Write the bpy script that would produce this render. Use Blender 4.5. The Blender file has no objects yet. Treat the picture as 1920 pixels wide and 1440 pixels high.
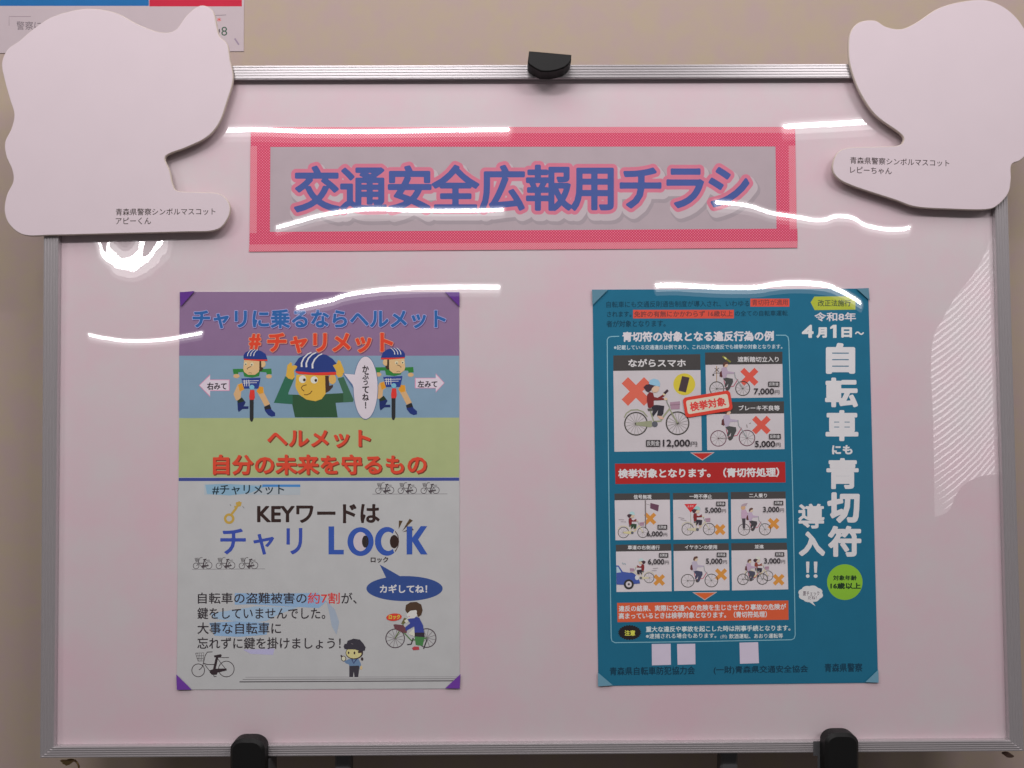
import bpy, math, random
import numpy as np
from mathutils import Matrix, Vector
from mathutils.geometry import tessellate_polygon

random.seed(4)
scn = bpy.context.scene
COL = scn.collection

# ------------------------------------------------------------------ camera
F = 1500.0                  # focal length in pixels of a 1920 px wide picture
D = 0.845                   # camera to board, metres
CZ = 1.35                   # camera height
PITCH, YAW, ROLL = math.radians(1.73), math.radians(-0.2885), math.radians(-0.391)
ROT = Matrix.Rotation(YAW, 3, 'Z') @ Matrix.Rotation(math.pi / 2 + PITCH, 3, 'X') @ Matrix.Rotation(ROLL, 3, 'Z')
cam = bpy.data.cameras.new('camera')
cam.sensor_width = 36.0
cam.lens = F / 1920.0 * 36.0
cam.clip_start, cam.clip_end = 0.01, 60.0
cob = bpy.data.objects.new('camera', cam)
cob.matrix_world = Matrix.Translation((0, -D, CZ)) @ ROT.to_4x4()
COL.objects.link(cob)
scn.camera = cob

# ------------------------------------------------------------------ world, lamps, exposure
world = bpy.data.worlds.new('World')
scn.world = world
world.use_nodes = True
bg = world.node_tree.nodes['Background']
bg.inputs[0].default_value = (1.0, 0.93, 0.94, 1)
bg.inputs[1].default_value = 0.085


def area(name, loc, target, sx, sy, radiance, color):
    l = bpy.data.lights.new(name, 'AREA')
    l.shape = 'RECTANGLE'
    l.size, l.size_y = sx, sy
    l.energy = radiance * math.pi * sx * sy
    l.color = color
    o = bpy.data.objects.new(name, l)
    o.location = loc
    d = Vector(target) - Vector(loc)
    o.rotation_euler = d.to_track_quat('-Z', 'Y').to_euler()
    COL.objects.link(o)
    return o


LY, LZ = -2.0, 1.55         # the ceiling tube row behind the photographer
LAMP_H = 0.085
LAMP_X, LAMP_LEN = (-2.53, -0.53, 1.50, 3.50), 1.14  # the outermost tube at each end is added to balance the light
for lx in LAMP_X:
    area('ceiling_tube_lamp', (lx, LY, CZ + LZ), (lx, 0, CZ), LAMP_LEN, LAMP_H, 44.0, (1.0, 0.965, 0.97))
    area('ceiling_lamp_reflector', (lx, LY - 0.02, CZ + LZ - 0.12), (lx, 0, CZ), LAMP_LEN, 0.13, 5.0, (1.0, 0.965, 0.97))
    area('added_glow_strip', (lx, LY - 0.02, CZ + LZ - 0.27), (lx, 0, CZ), LAMP_LEN, 0.15, 1.4, (1.0, 0.965, 0.97))  # extra strip added below each lamp for a faint glow in the film
area('overhead_lamp', (0.0, -0.58, CZ + 0.97), (0.0, -0.1, CZ), 1.7, 0.55, 2.4, (1.0, 0.95, 0.955))

vs = scn.view_settings
vs.view_transform = 'Standard'
vs.look = 'None'
vs.exposure = 0.0
vs.gamma = 1.0
vs.use_curve_mapping = False


# ------------------------------------------------------------------ helpers: plane mapping, colour
def P(px, py, y=0.0):
    """the point of the vertical plane at depth y that the photo shows at this place"""
    d = ROT @ Vector(((px - 960.0) / F, -(py - 720.0) / F, -1.0))
    t = (y + D) / d.y
    return Vector((d.x * t, y, CZ + d.z * t))


def lin(c):
    c = c / 255.0
    return c / 12.92 if c <= 0.04045 else ((c + 0.055) / 1.055) ** 2.4


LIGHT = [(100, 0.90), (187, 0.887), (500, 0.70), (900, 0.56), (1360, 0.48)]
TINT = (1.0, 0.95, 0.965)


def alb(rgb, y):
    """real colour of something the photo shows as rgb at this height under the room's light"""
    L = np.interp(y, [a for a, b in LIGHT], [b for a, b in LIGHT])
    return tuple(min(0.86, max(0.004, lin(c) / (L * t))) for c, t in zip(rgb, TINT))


# ------------------------------------------------------------------ the clear wavy film on the board: one normal shared by all that lies under it
def smooth_fit():
    zs = np.linspace(-0.35, 0.4, 9)
    ss = [math.tan(0.5 * (math.atan2(-z, D) + math.atan2(LZ - z, -LY))) for z in zs]
    b, a = np.polyfit(zs, ss, 1)
    return a, b


SA, SB = smooth_fit()
DELTA = (LAMP_H / 2.4) / 4.0


def need_b(p, a):
    """film slope in z that sends the view of p, at side slope a, to the height of the tube row"""
    z = p.z - CZ
    v = Vector((p.x, D, z)).normalized()
    lo, hi = -0.4, 0.8
    for _ in range(40):
        b = 0.5 * (lo + hi)
        n = Vector((a, -1.0, b)).normalized()
        r = v - 2 * v.dot(n) * n
        if z + r.z / -r.y * -LY < LZ:
            lo = b
        else:
            hi = b
    return b


def need_a(p, lx):
    n = (Vector((-p.x, -D, CZ - p.z)).normalized() + Vector((lx - p.x, LY, CZ + LZ - p.z)).normalized()).normalized()
    return n.x / -n.y


STREAKS = [
    ([(413, 244), (470, 243), (560, 246), (650, 247), (760, 246), (860, 244), (962, 243)], 8.5, None),
    ([(1462, 238), (1520, 234), (1580, 231), (1646, 226)], 10.5, None),
    ([(511, 429), (560, 415), (610, 402), (650, 396), (700, 392), (760, 394), (850, 395), (952, 393)], 7.5, None),
    ([(1333, 379), (1394, 384), (1450, 400), (1497, 407), (1540, 412), (1570, 405), (1590, 406), (1619, 420), (1639, 426), (1679, 430), (1714, 422)], 7.5, 2),
    ([(158, 624), (200, 634), (250, 639), (300, 637), (340, 631), (388, 622)], 5.5, 1),
    ([(548, 579), (590, 569), (620, 563), (650, 553), (700, 545), (760, 540), (830, 538), (945, 538)], 8, None),
    ([(1221, 536), (1260, 534), (1300, 536), (1370, 539), (1420, 538), (1450, 533), (1490, 530), (1540, 533), (1570, 543), (1595, 556), (1622, 575)], 9, 2),
]


def film_group():
    g = bpy.data.node_groups.new('film_waves', 'ShaderNodeTree')
    g.interface.new_socket('Normal', in_out='OUTPUT', socket_type='NodeSocketVector')
    N, L = g.nodes, g.links
    out = N.new('NodeGroupOutput')

    def M(op, a, b=None, c=None, clamp=False):
        n = N.new('ShaderNodeMath')
        n.operation = op
        n.use_clamp = clamp
        for i, v in enumerate((a, b, c)):
            if v is None:
                continue
            if isinstance(v, (int, float)):
                n.inputs[i].default_value = v
            else:
                L.new(v, n.inputs[i])
        return n.outputs[0]

    def ramp(v, a, b, x=0.0, y=1.0):
        n = N.new('ShaderNodeMapRange')
        n.interpolation_type = 'SMOOTHSTEP'
        L.new(v, n.inputs[0])
        for i, q in enumerate((a, b, x, y)):
            n.inputs[1 + i].default_value = q
        return n.outputs[0]

    def curve(v, pts):
        n = N.new('ShaderNodeFloatCurve')
        c = n.mapping.curves[0]
        while len(c.points) > 2:
            c.points.remove(c.points[1])
        c.points[0].location = pts[0]
        c.points[1].location = pts[-1]
        for p in pts[1:-1]:
            c.points.new(*p)
        n.mapping.update()
        L.new(v, n.inputs['Value'])
        return n.outputs[0]

    geo = N.new('ShaderNodeNewGeometry')
    sep = N.new('ShaderNodeSeparateXYZ')
    L.new(geo.outputs['Position'], sep.inputs[0])
    X = sep.outputs[0]
    Z = M('SUBTRACT', sep.outputs[2], CZ)
    total = None
    totx = None
    for pts, th, lamp in STREAKS:
        q = [P(*p) for p in pts]
        x0, x1 = q[0].x, q[-1].x
        zz = [p.z - CZ for p in q]
        z0, z1 = min(zz) - 0.002, max(zz) + 0.002
        t = M('DIVIDE', M('SUBTRACT', X, x0), x1 - x0, clamp=True)
        cv = curve(t, [((p.x - x0) / (x1 - x0), (z - z0) / (z1 - z0)) for p, z in zip(q, zz)])
        zc = M('MULTIPLY_ADD', cv, z1 - z0, z0)
        d = M('SUBTRACT', Z, zc)
        side = 0.0 if lamp is None else need_a(q[len(q) // 2], LAMP_X[lamp])
        bb = np.array([need_b(p, side) for p in q])
        c0, c1, c2 = np.linalg.lstsq(np.array([[1.0, z, p.x] for p, z in zip(q, zz)]), bb, rcond=None)[0]
        sreq = float(bb.mean())
        drop = 1.45 * DELTA / sreq
        wu = 0.40 * th * 0.5636e-3 / math.sqrt(drop)
        wl = 0.60 * th * 0.5636e-3 / drop ** (1 / 1.3)
        up = M('GREATER_THAN', d, 0.0)
        w = M('MULTIPLY_ADD', up, wu - wl, wl)
        e = M('DIVIDE', d, w)
        ep = M('POWER', M('ABSOLUTE', e), M('MULTIPLY_ADD', up, 0.7, 1.3))
        prof = M('EXPONENT', M('MULTIPLY', ep, -1.0))
        end = 0.006 / (x1 - x0)
        raw = M('DIVIDE', M('SUBTRACT', X, x0), x1 - x0)
        win = M('MULTIPLY', ramp(raw, -end, end), ramp(raw, 1 - end, 1 + end, 1, 0))
        amp = M('ADD', M('MULTIPLY', zc, float(c1)), M('MULTIPLY_ADD', X, float(c2), float(c0) + 0.45 * DELTA))
        pw = M('MULTIPLY', prof, win)
        s = M('MULTIPLY', pw, amp)
        total = s if total is None else M('ADD', total, s)
        if side:
            # the side tilt spreads wider than the ridge itself
            sx = M('MULTIPLY', M('EXPONENT', M('MULTIPLY', M('MULTIPLY', e, e), -0.12)), side)
            m0 = 0.03 / (x1 - x0)
            sx = M('MULTIPLY', sx, M('MULTIPLY', ramp(raw, -2 * m0, 0), ramp(raw, 1, 1 + 2 * m0, 1, 0)))
            totx = sx if totx is None else M('ADD', totx, sx)
    # the ring-shaped bulge below the left cutout
    c = P(238, 436)
    nz = N.new('ShaderNodeTexNoise')
    nz.inputs['Scale'].default_value = 60.0
    nz.inputs['Detail'].default_value = 1.0
    L.new(geo.outputs['Position'], nz.inputs['Vector'])
    ex = M('DIVIDE', M('SUBTRACT', X, c.x), 47 * 0.5636e-3)
    ez = M('DIVIDE', M('SUBTRACT', Z, c.z - CZ), 62 * 0.5636e-3)
    r = M('SQRT', M('ADD', M('MULTIPLY', ex, ex), M('MULTIPLY', ez, ez)))
    r = M('ADD', r, M('MULTIPLY', M('SUBTRACT', nz.outputs[0], 0.5), 0.35))
    e = M('DIVIDE', M('SUBTRACT', r, 1.0), M('MULTIPLY_ADD', ex, 0.22, 0.85))
    ring = M('EXPONENT', M('MULTIPLY', M('MULTIPLY', e, e), -1.0))
    rp_ = P(238, 490)
    ra = need_a(rp_, LAMP_X[1])
    total = M('ADD', total, M('MULTIPLY', ring, need_b(rp_, ra) + 0.5 * DELTA))
    totx = M('ADD', totx, M('MULTIPLY', ring, ra))
    # the rippled patch near the right rail
    ya, yb = P(1800, 440).z - CZ, P(1800, 972).z - CZ
    tz = M('DIVIDE', M('SUBTRACT', Z, ya), yb - ya, clamp=True)
    xs = [(440, 1866), (500, 1838), (560, 1792), (600, 1768), (645, 1748), (800, 1746), (972, 1745)]
    X0, X1 = P(1740, 700).x, P(1870, 700).x
    cb = curve(tz, [((y - 440) / 532.0, (x - 1740) / 130.0) for y, x in xs])
    xb = M('MULTIPLY_ADD', cb, X1 - X0, X0)
    m1 = ramp(M('SUBTRACT', X, xb), -0.001, 0.0012)
    bx = [(0.0, 0.0), (0.25, 0.10), (0.35, 0.35), (0.55, 0.6), (1.0, 0.72)]
    tx = M('DIVIDE', M('SUBTRACT', X, X0), X1 - X0, clamp=True)
    zb = M('MULTIPLY_ADD', curve(tx, bx), 110 * 0.5636e-3, yb)
    m2 = ramp(M('SUBTRACT', Z, zb), -0.001, 0.002)
    m3 = ramp(Z, ya - 0.001, ya + 0.002, 1, 0)
    mask = M('MULTIPLY', M('MULTIPLY', m1, m2), m3)
    k = M('MULTIPLY_ADD', M('MULTIPLY', tx, tx), -22.0, M('MULTIPLY_ADD', Z, 900.0, M('MULTIPLY', nz.outputs[0], 2.0)))
    k = M('SUBTRACT', k, M('MULTIPLY', X, 520.0))
    rip = M('MULTIPLY', M('SINE', k), M('MULTIPLY_ADD', tx, 0.008, 0.005))
    gp = [P(x, y) for x in (1745, 1800, 1860) for y in (450, 600, 750, 900)]
    d0, d1 = np.linalg.lstsq(np.array([[1.0, p.z - CZ] for p in gp]), np.array([need_b(p, 0.0) for p in gp]), rcond=None)[0]
    tgt = M('ADD', M('MULTIPLY_ADD', Z, float(d1), float(d0) - 0.043), rip)
    total = M('ADD', total, M('MULTIPLY', mask, tgt))
    comb = N.new('ShaderNodeCombineXYZ')
    L.new(totx, comb.inputs[0])
    comb.inputs[1].default_value = -1.0
    L.new(total, comb.inputs[2])
    nrm = N.new('ShaderNodeVectorMath')
    nrm.operation = 'NORMALIZE'
    L.new(comb.outputs[0], nrm.inputs[0])
    L.new(nrm.outputs[0], out.inputs[0])
    return g


FILM = film_group()
MATS = {}


def principled(name):
    m = bpy.data.materials.new(name)
    m.use_nodes = True
    return m, m.node_tree, m.node_tree.nodes['Principled BSDF']


def add_film(nt, b):
    g = nt.nodes.new('ShaderNodeGroup')
    g.node_tree = FILM
    b.inputs['Coat Weight'].default_value = 1.0
    b.inputs['Coat Roughness'].default_value = 0.012
    b.inputs['Coat IOR'].default_value = 1.5
    nt.links.new(g.outputs[0], b.inputs['Coat Normal'])


def ink(rgb, y, film=True, rough=0.6):
    """a printed colour, given as the photo shows it at height y"""
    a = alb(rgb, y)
    key = tuple(round(v, 3) for v in a) + (film, rough)
    if key in MATS:
        return MATS[key]
    m, nt, b = principled('print_%d_%d_%d' % tuple(int(v * 255) for v in a))
    nz = nt.nodes.new('ShaderNodeTexNoise')
    nz.inputs['Scale'].default_value = 45.0
    nz.inputs['Detail'].default_value = 4.0
    tc = nt.nodes.new('ShaderNodeNewGeometry')
    nt.links.new(tc.outputs['Position'], nz.inputs['Vector'])
    mx = nt.nodes.new('ShaderNodeMix')
    mx.data_type = 'RGBA'
    mx.inputs[6].default_value = tuple(v * 0.93 for v in a) + (1,)
    mx.inputs[7].default_value = tuple(min(0.9, v * 1.07) for v in a) + (1,)
    nt.links.new(nz.outputs[0], mx.inputs[0])
    nt.links.new(mx.outputs[2], b.inputs['Base Color'])
    b.inputs['Roughness'].default_value = rough
    b.inputs['Specular IOR Level'].default_value = 0.15
    if film:
        add_film(nt, b)
    MATS[key] = m
    return m


# ------------------------------------------------------------------ objects
def tag(o, label=None, cat=None, group=None, kind=None):
    if label:
        o['label'] = label
    if cat:
        o['category'] = cat
    if group:
        o['group'] = group
    if kind:
        o['kind'] = kind
    return o


def thing(name, loc, label, cat, group=None):
    o = bpy.data.objects.new(name, None)
    o.empty_display_size = 0.02
    o.location = loc
    COL.objects.link(o)
    return tag(o, label, cat, group)


def origin_of(o):
    v = Vector((0, 0, 0))
    while o is not None:
        v += o.location
        o = o.parent
    return v


def mesh_obj(name, verts, faces, mats, parent=None, midx=None, loc=None, smooth=False):
    base = origin_of(parent) if parent is not None else Vector((0, 0, 0))
    if loc is not None:
        base = Vector(loc)
    me = bpy.data.meshes.new(name)
    me.from_pydata([tuple(Vector(v) - base) for v in verts], [], faces)
    if not isinstance(mats, (list, tuple)):
        mats = [mats]
    for m in mats:
        me.materials.append(m)
    if midx is not None:
        me.polygons.foreach_set('material_index', midx)
    if smooth:
        me.polygons.foreach_set('use_smooth', [True] * len(me.polygons))
    me.update()
    o = bpy.data.objects.new(name, me)
    COL.objects.link(o)
    if parent is not None:
        o.parent = parent
        if loc is not None:
            o.location = base - origin_of(parent)
    elif loc is not None:
        o.location = base
    return o


# ------------------------------------------------------------------ lettering
_fc = {}


def text_geo(s, off=0.0, space=1.0):
    k = (s, off, space)
    if k not in _fc:
        c = bpy.data.curves.new('letters', 'FONT')
        c.body = s
        c.offset = off
        c.space_character = space
        c.resolution_u = 3
        o = bpy.data.objects.new('letters', c)
        COL.objects.link(o)
        dg = bpy.context.evaluated_depsgraph_get()
        e = o.evaluated_get(dg)
        me = e.to_mesh()
        v = np.array([(a.co.x, a.co.y) for a in me.vertices])
        f = [tuple(p.vertices) for p in me.polygons]
        e.to_mesh_clear()
        bpy.data.objects.remove(o)
        bpy.data.curves.remove(c)
        _fc[k] = (v, f)
    return _fc[k]


def sdf_mesh(v, faces, radii, res):
    """flat meshes of the shape grown by each radius, corners rounded"""
    from collections import Counter
    cnt = Counter()
    for f in faces:
        for a, b in zip(f, f[1:] + f[:1]):
            cnt[(min(a, b), max(a, b))] += 1
    E = np.array([k for k, n in cnt.items() if n == 1])
    A, B = v[E[:, 0]], v[E[:, 1]]
    pad = max(radii) + 2 * res
    lo, hi = v.min(0) - pad, v.max(0) + pad
    gx = np.arange(lo[0], hi[0] + res, res)
    gy = np.arange(lo[1], hi[1] + res, res)
    GX, GY = np.meshgrid(gx, gy)
    dist = np.full(GX.shape, 1e3)
    ins = np.zeros(GX.shape, bool)
    emin, emax = np.minimum(A[:, 0], B[:, 0]), np.maximum(A[:, 0], B[:, 0])
    reach = max(radii) + 3 * res
    W = max(8, int(9.0 / res))
    for i in range(0, len(gx), W):
        sl = slice(i, i + W)
        xa, xb = gx[sl][0] - reach, gx[sl][-1] + reach
        m = (emax >= xa) & (emin <= xb)
        if not m.any():
            continue
        a, b = A[m], B[m]
        ab = b - a
        l2 = (ab ** 2).sum(1) + 1e-12
        q = np.stack([GX[:, sl].ravel(), GY[:, sl].ravel()], 1)
        d = q[:, None, :] - a[None]
        t = np.clip((d * ab[None]).sum(2) / l2, 0, 1)
        w = d - t[..., None] * ab[None]
        dist[:, sl] = np.sqrt((w ** 2).sum(2).min(1)).reshape(GX[:, sl].shape)
        crs = (a[None, :, 0] > q[:, None, 0]) != (b[None, :, 0] > q[:, None, 0])
        with np.errstate(divide='ignore', invalid='ignore'):
            yi = a[None, :, 1] + (q[:, None, 0] - a[None, :, 0]) / (b[None, :, 0] - a[None, :, 0]) * ab[None, :, 1]
        ins[:, sl] = (((crs & (q[:, None, 1] < yi)).sum(1) % 2) == 1).reshape(GX[:, sl].shape)
    sd = np.where(ins, dist, -dist)
    outs = []
    ny, nx = sd.shape
    for R in radii:
        s = sd + R
        V, Fc = [], []
        pos = s > 0
        for j in range(ny - 1):
            full = pos[j, :-1] & pos[j, 1:] & pos[j + 1, :-1] & pos[j + 1, 1:]
            some = (pos[j, :-1] | pos[j, 1:] | pos[j + 1, :-1] | pos[j + 1, 1:]) & ~full
            i = 0
            fi = np.flatnonzero(full)
            if len(fi):
                st = fi[np.r_[True, np.diff(fi) > 1]]
                en = fi[np.r_[np.diff(fi) > 1, True]] + 1
                for a, b in zip(st, en):
                    n = len(V)
                    V += [(gx[a], gy[j]), (gx[b], gy[j]), (gx[b], gy[j + 1]), (gx[a], gy[j + 1])]
                    Fc.append((n, n + 1, n + 2, n + 3))
            for i in np.flatnonzero(some):
                c = [(gx[i], gy[j], s[j, i]), (gx[i + 1], gy[j], s[j, i + 1]), (gx[i + 1], gy[j + 1], s[j + 1, i + 1]), (gx[i], gy[j + 1], s[j + 1, i])]
                o = []
                for p, q in zip(c, c[1:] + c[:1]):
                    if p[2] > 0:
                        o.append(p[:2])
                    if (p[2] > 0) != (q[2] > 0):
                        t = p[2] / (p[2] - q[2])
                        o.append((p[0] + t * (q[0] - p[0]), p[1] + t * (q[1] - p[1])))
                if len(o) > 2:
                    n = len(V)
                    V += o
                    Fc.append(tuple(range(n, n + len(o))))
        outs.append((np.array(V), Fc))
    return outs


# ------------------------------------------------------------------ flat print drawn as real flat meshes lying on a sheet
STEP = 8e-6


class Ink:
    def __init__(self, ytop, film=True, yref=None):
        self.y, self.film, self.yref = ytop, film, yref
        self.V, self.Fc, self.M, self.mats = [], [], [], []
        self.tf = lambda x, y: (x, y)
        self.slope = (0.0, 0.0)

    def mat(self, rgb, py):
        if not isinstance(rgb, tuple):
            m = rgb
        else:
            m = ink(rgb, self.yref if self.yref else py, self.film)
        if m not in self.mats:
            self.mats.append(m)
        return self.mats.index(m)

    def raw(self, v, faces, rgb):
        pts = [self.tf(*p) for p in v]
        k = self.mat(rgb, sum(p[1] for p in pts) / len(pts))
        n = len(self.V)
        self.y -= STEP
        self.V += [P(p[0], p[1], self.y) for p in pts]
        for f in faces:
            # face the camera side (-Y)
            a, b, c = (self.V[n + f[0]], self.V[n + f[1]], self.V[n + f[2]])
            nn = (b - a).cross(c - a)
            g = [n + i for i in f]
            if len(f) > 3:
                nn = Vector((0, 0, 0))
                o = self.V[g[0]]
                for i in range(1, len(g) - 1):
                    nn += (self.V[g[i]] - o).cross(self.V[g[i + 1]] - o)
            self.Fc.append(g if nn.y < 0 else g[::-1])
            self.M.append(k)
        return self

    def poly(self, pts, rgb):
        t = tessellate_polygon([[Vector((x, y, 0)) for x, y in pts]])
        return self.raw(pts, [tuple(f) for f in t], rgb)

    def rect(self, x0, y0, x1, y1, rgb):
        return self.raw([(x0, y0), (x1, y0), (x1, y1), (x0, y1)], [(0, 1, 2, 3)], rgb)

    def ell(self, cx, cy, rx, ry, rgb, n=32, a0=0.0, a1=360.0, rot=0.0):
        full = abs(a1 - a0) >= 359.9
        m = n if full else n + 1
        cr, sr = math.cos(math.radians(rot)), math.sin(math.radians(rot))
        pts = []
        for i in range(m):
            a = math.radians(a0 + (a1 - a0) * i / n)
            u, v = rx * math.cos(a), ry * math.sin(a)
            pts.append((cx + u * cr - v * sr, cy + u * sr + v * cr))
        return self.raw(pts, [tuple(range(m))], rgb) if full else self.poly(pts, rgb)

    def ring(self, cx, cy, r, w, rgb, n=36, ry=None):
        ry = ry or r
        v, f = [], []
        for i in range(n):
            a = 2 * math.pi * i / n
            for q in (-w / 2, w / 2):
                v.append((cx + (r + q) * math.cos(a), cy + (ry + q) * math.sin(a)))
        for i in range(n):
            j = (i + 1) % n
            f.append((2 * i, 2 * i + 1, 2 * j + 1, 2 * j))
        return self.raw(v, f, rgb)

    def line(self, pts, w, rgb, w2=None):
        """an open stroke with mitred joints, tapering from w to w2"""
        w2 = w if w2 is None else w2
        n = len(pts)
        v, f = [], []
        for i, (x, y) in enumerate(pts):
            a = pts[max(0, i - 1)]
            b = pts[min(n - 1, i + 1)]
            dx, dy = b[0] - a[0], b[1] - a[1]
            L = math.hypot(dx, dy) or 1.0
            h = 0.5 * (w + (w2 - w) * i / (n - 1))
            v += [(x - dy / L * h, y + dx / L * h), (x + dy / L * h, y - dx / L * h)]
        for i in range(n - 1):
            f.append((2 * i, 2 * i + 1, 2 * i + 3, 2 * i + 2))
        return self.raw(v, f, rgb)

    def fit(self, s, box, off=0.0, space=1.0):
        v, f = text_geo(s, off, space)
        lo, hi = v.min(0), v.max(0)
        x0, y0, x1, y1 = box
        u = (v - lo) / (hi - lo)
        px = x0 + u[:, 0] * (x1 - x0)
        py = y1 - u[:, 1] * (y1 - y0)
        py = py + self.slope[1] * (px - x0)
        return np.stack([px, py], 1), f

    def text(self, s, box, rgb, off=0.0, space=1.0):
        if off <= 0:
            v, f = self.fit(s, box, 0.0, space)
            return self.raw([tuple(p) for p in v], f, rgb)
        x0, y0, x1, y1 = box
        h = text_geo(s, 0.0, space)[0]
        g = off * 0.5 * ((x1 - x0) / (h[:, 0].max() - h[:, 0].min()) + (y1 - y0) / (h[:, 1].max() - h[:, 1].min()))
        return self.fat(s, box, [(g, rgb, (0, 0))], space, 0.42)

    def fat(self, s, box, layers, space=1.0, res=0.9, shift=None):
        """letters grown to rounded strokes; layers = [(radius, rgb, (dx, dy)), ...] from the back"""
        r0 = min(l[0] for l in layers)
        x0, y0, x1, y1 = box
        g = max(0.0, layers[-1][0])
        v, f = self.fit(s, (x0 + g, y0 + g, x1 - g, y1 - g), 0.0, space)
        for (vv, ff), (r, rgb, o) in zip(sdf_mesh(v, f, [l[0] for l in layers], res), layers):
            self.raw([(p[0] + o[0], p[1] + o[1]) for p in vv], ff, rgb)
        return self

    def build(self, name, parent, label=None):
        o = mesh_obj(name, self.V, self.Fc, self.mats, parent, self.M)
        if label:
            o['label'] = label
        return o


def slab(name, pts, yf, yb, mat, parent=None, side=None, loc=None, bevel=0.0):
    """an outline given at its front plane, with real thickness"""
    q = [P(x, y, yf) for x, y in pts]
    area2 = sum(q[i].x * q[(i + 1) % len(q)].z - q[(i + 1) % len(q)].x * q[i].z for i in range(len(q)))
    if area2 < 0:
        q = q[::-1]
    n = len(q)
    rings = []
    if bevel:
        c = sum(q, Vector()) / n
        ins = []
        for i in range(n):
            a, b = q[i - 1], q[(i + 1) % n]
            t = (b - a).normalized()
            ins.append(q[i] + Vector((-t.z, 0, t.x)) * bevel)
        rings.append(ins)
        rings.append([p + Vector((0, bevel, 0)) for p in q])
    else:
        rings.append(q)
    rings.append([Vector((p.x, yb, p.z)) for p in q])
    verts = [p for r in rings for p in r]
    faces, mi = [], []
    for t in tessellate_polygon([rings[0]]):
        a, b, c = (rings[0][i] for i in t)
        faces.append(tuple(t) if (b - a).cross(c - a).y < 0 else tuple(t)[::-1])
        mi.append(0)
    for k in range(len(rings) - 1):
        for i in range(n):
            j = (i + 1) % n
            faces.append((k * n + i, (k + 1) * n + i, (k + 1) * n + j, k * n + j))
            mi.append(1 if side else 0)
    b0 = (len(rings) - 1) * n
    for t in tessellate_polygon([rings[-1]]):
        a, b, c = (rings[-1][i] for i in t)
        g = tuple(b0 + i for i in t)
        faces.append(g if (b - a).cross(c - a).y > 0 else g[::-1])
        mi.append(1 if side else 0)
    return mesh_obj(name, verts, faces, [mat, side] if side else [mat], parent, mi, loc)


def smooth_loop(pts, n=6):
    out = []
    m = len(pts)
    for i in range(m):
        p0, p1, p2, p3 = (Vector(pts[(i + k) % m]) for k in (-1, 0, 1, 2))
        for j in range(n):
            t = j / n
            q = 0.5 * ((2 * p1) + (p2 - p0) * t + (2 * p0 - 5 * p1 + 4 * p2 - p3) * t * t + (3 * p1 - p0 - 3 * p2 + p3) * t ** 3)
            out.append((q.x, q.y))
    return out


# ------------------------------------------------------------------ plain materials
def plain(name, color, rough, metal=0.0, spec=0.5, noise=0.0, nscale=60.0, bump=0.0):
    m, nt, b = principled(name)
    b.inputs['Base Color'].default_value = (*color, 1)
    b.inputs['Roughness'].default_value = rough
    b.inputs['Metallic'].default_value = metal
    b.inputs['Specular IOR Level'].default_value = spec
    if noise or bump:
        g = nt.nodes.new('ShaderNodeNewGeometry')
        nz = nt.nodes.new('ShaderNodeTexNoise')
        nz.inputs['Scale'].default_value = nscale
        nz.inputs['Detail'].default_value = 6.0
        nt.links.new(g.outputs['Position'], nz.inputs['Vector'])
        if noise:
            mx = nt.nodes.new('ShaderNodeMix')
            mx.data_type = 'RGBA'
            mx.inputs[6].default_value = tuple(max(0, v * (1 - noise)) for v in color) + (1,)
            mx.inputs[7].default_value = tuple(min(1, v * (1 + noise)) for v in color) + (1,)
            nt.links.new(nz.outputs[0], mx.inputs[0])
            nt.links.new(mx.outputs[2], b.inputs['Base Color'])
        if bump:
            bp = nt.nodes.new('ShaderNodeBump')
            bp.inputs['Strength'].default_value = bump
            bp.inputs['Distance'].default_value = 0.001
            nt.links.new(nz.outputs[0], bp.inputs['Height'])
            nt.links.new(bp.outputs[0], b.inputs['Normal'])
    return m


def mottled(name, ca, cb, rough, film, scale):
    """two close tones in soft blotches"""
    m, nt, b = principled(name)
    g = nt.nodes.new('ShaderNodeNewGeometry')
    nz = nt.nodes.new('ShaderNodeTexNoise')
    nz.inputs['Scale'].default_value = scale
    nz.inputs['Detail'].default_value = 5.0
    nz.inputs['Roughness'].default_value = 0.65
    nt.links.new(g.outputs['Position'], nz.inputs['Vector'])
    r = nt.nodes.new('ShaderNodeMapRange')
    r.inputs[1].default_value, r.inputs[2].default_value = 0.35, 0.65
    nt.links.new(nz.outputs[0], r.inputs[0])
    mx = nt.nodes.new('ShaderNodeMix')
    mx.data_type = 'RGBA'
    mx.inputs[6].default_value = (*ca, 1)
    mx.inputs[7].default_value = (*cb, 1)
    nt.links.new(r.outputs[0], mx.inputs[0])
    nt.links.new(mx.outputs[2], b.inputs['Base Color'])
    b.inputs['Roughness'].default_value = rough
    b.inputs['Specular IOR Level'].default_value = 0.2
    if film:
        add_film(nt, b)
    return m


M_WALL = mottled('wall_paint', (0.475, 0.385, 0.29), (0.47, 0.36, 0.335), 0.85, False, 30.0)
M_BOARD = mottled('board_enamel', (0.765, 0.565, 0.625), (0.715, 0.635, 0.655), 0.45, True, 9.0)
M_BLACK = plain('black_plastic', (0.009, 0.009, 0.009), 0.5, spec=0.25)
M_STEEL = plain('grey_painted_steel', (0.10, 0.10, 0.105), 0.4, spec=0.5)
M_BRASS = plain('dull_brass', (0.30, 0.20, 0.09), 0.35, 0.9)
M_FOAM = plain('white_foam_board', (0.73, 0.62, 0.665), 0.55, spec=0.25, noise=0.025, nscale=30)
M_FOAM_EDGE = plain('foam_board_edge', (0.66, 0.57, 0.50), 0.8, spec=0.2)
M_ALU = plain('brushed_aluminium', (0.56, 0.525, 0.54), 0.24, 0.5)

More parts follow.
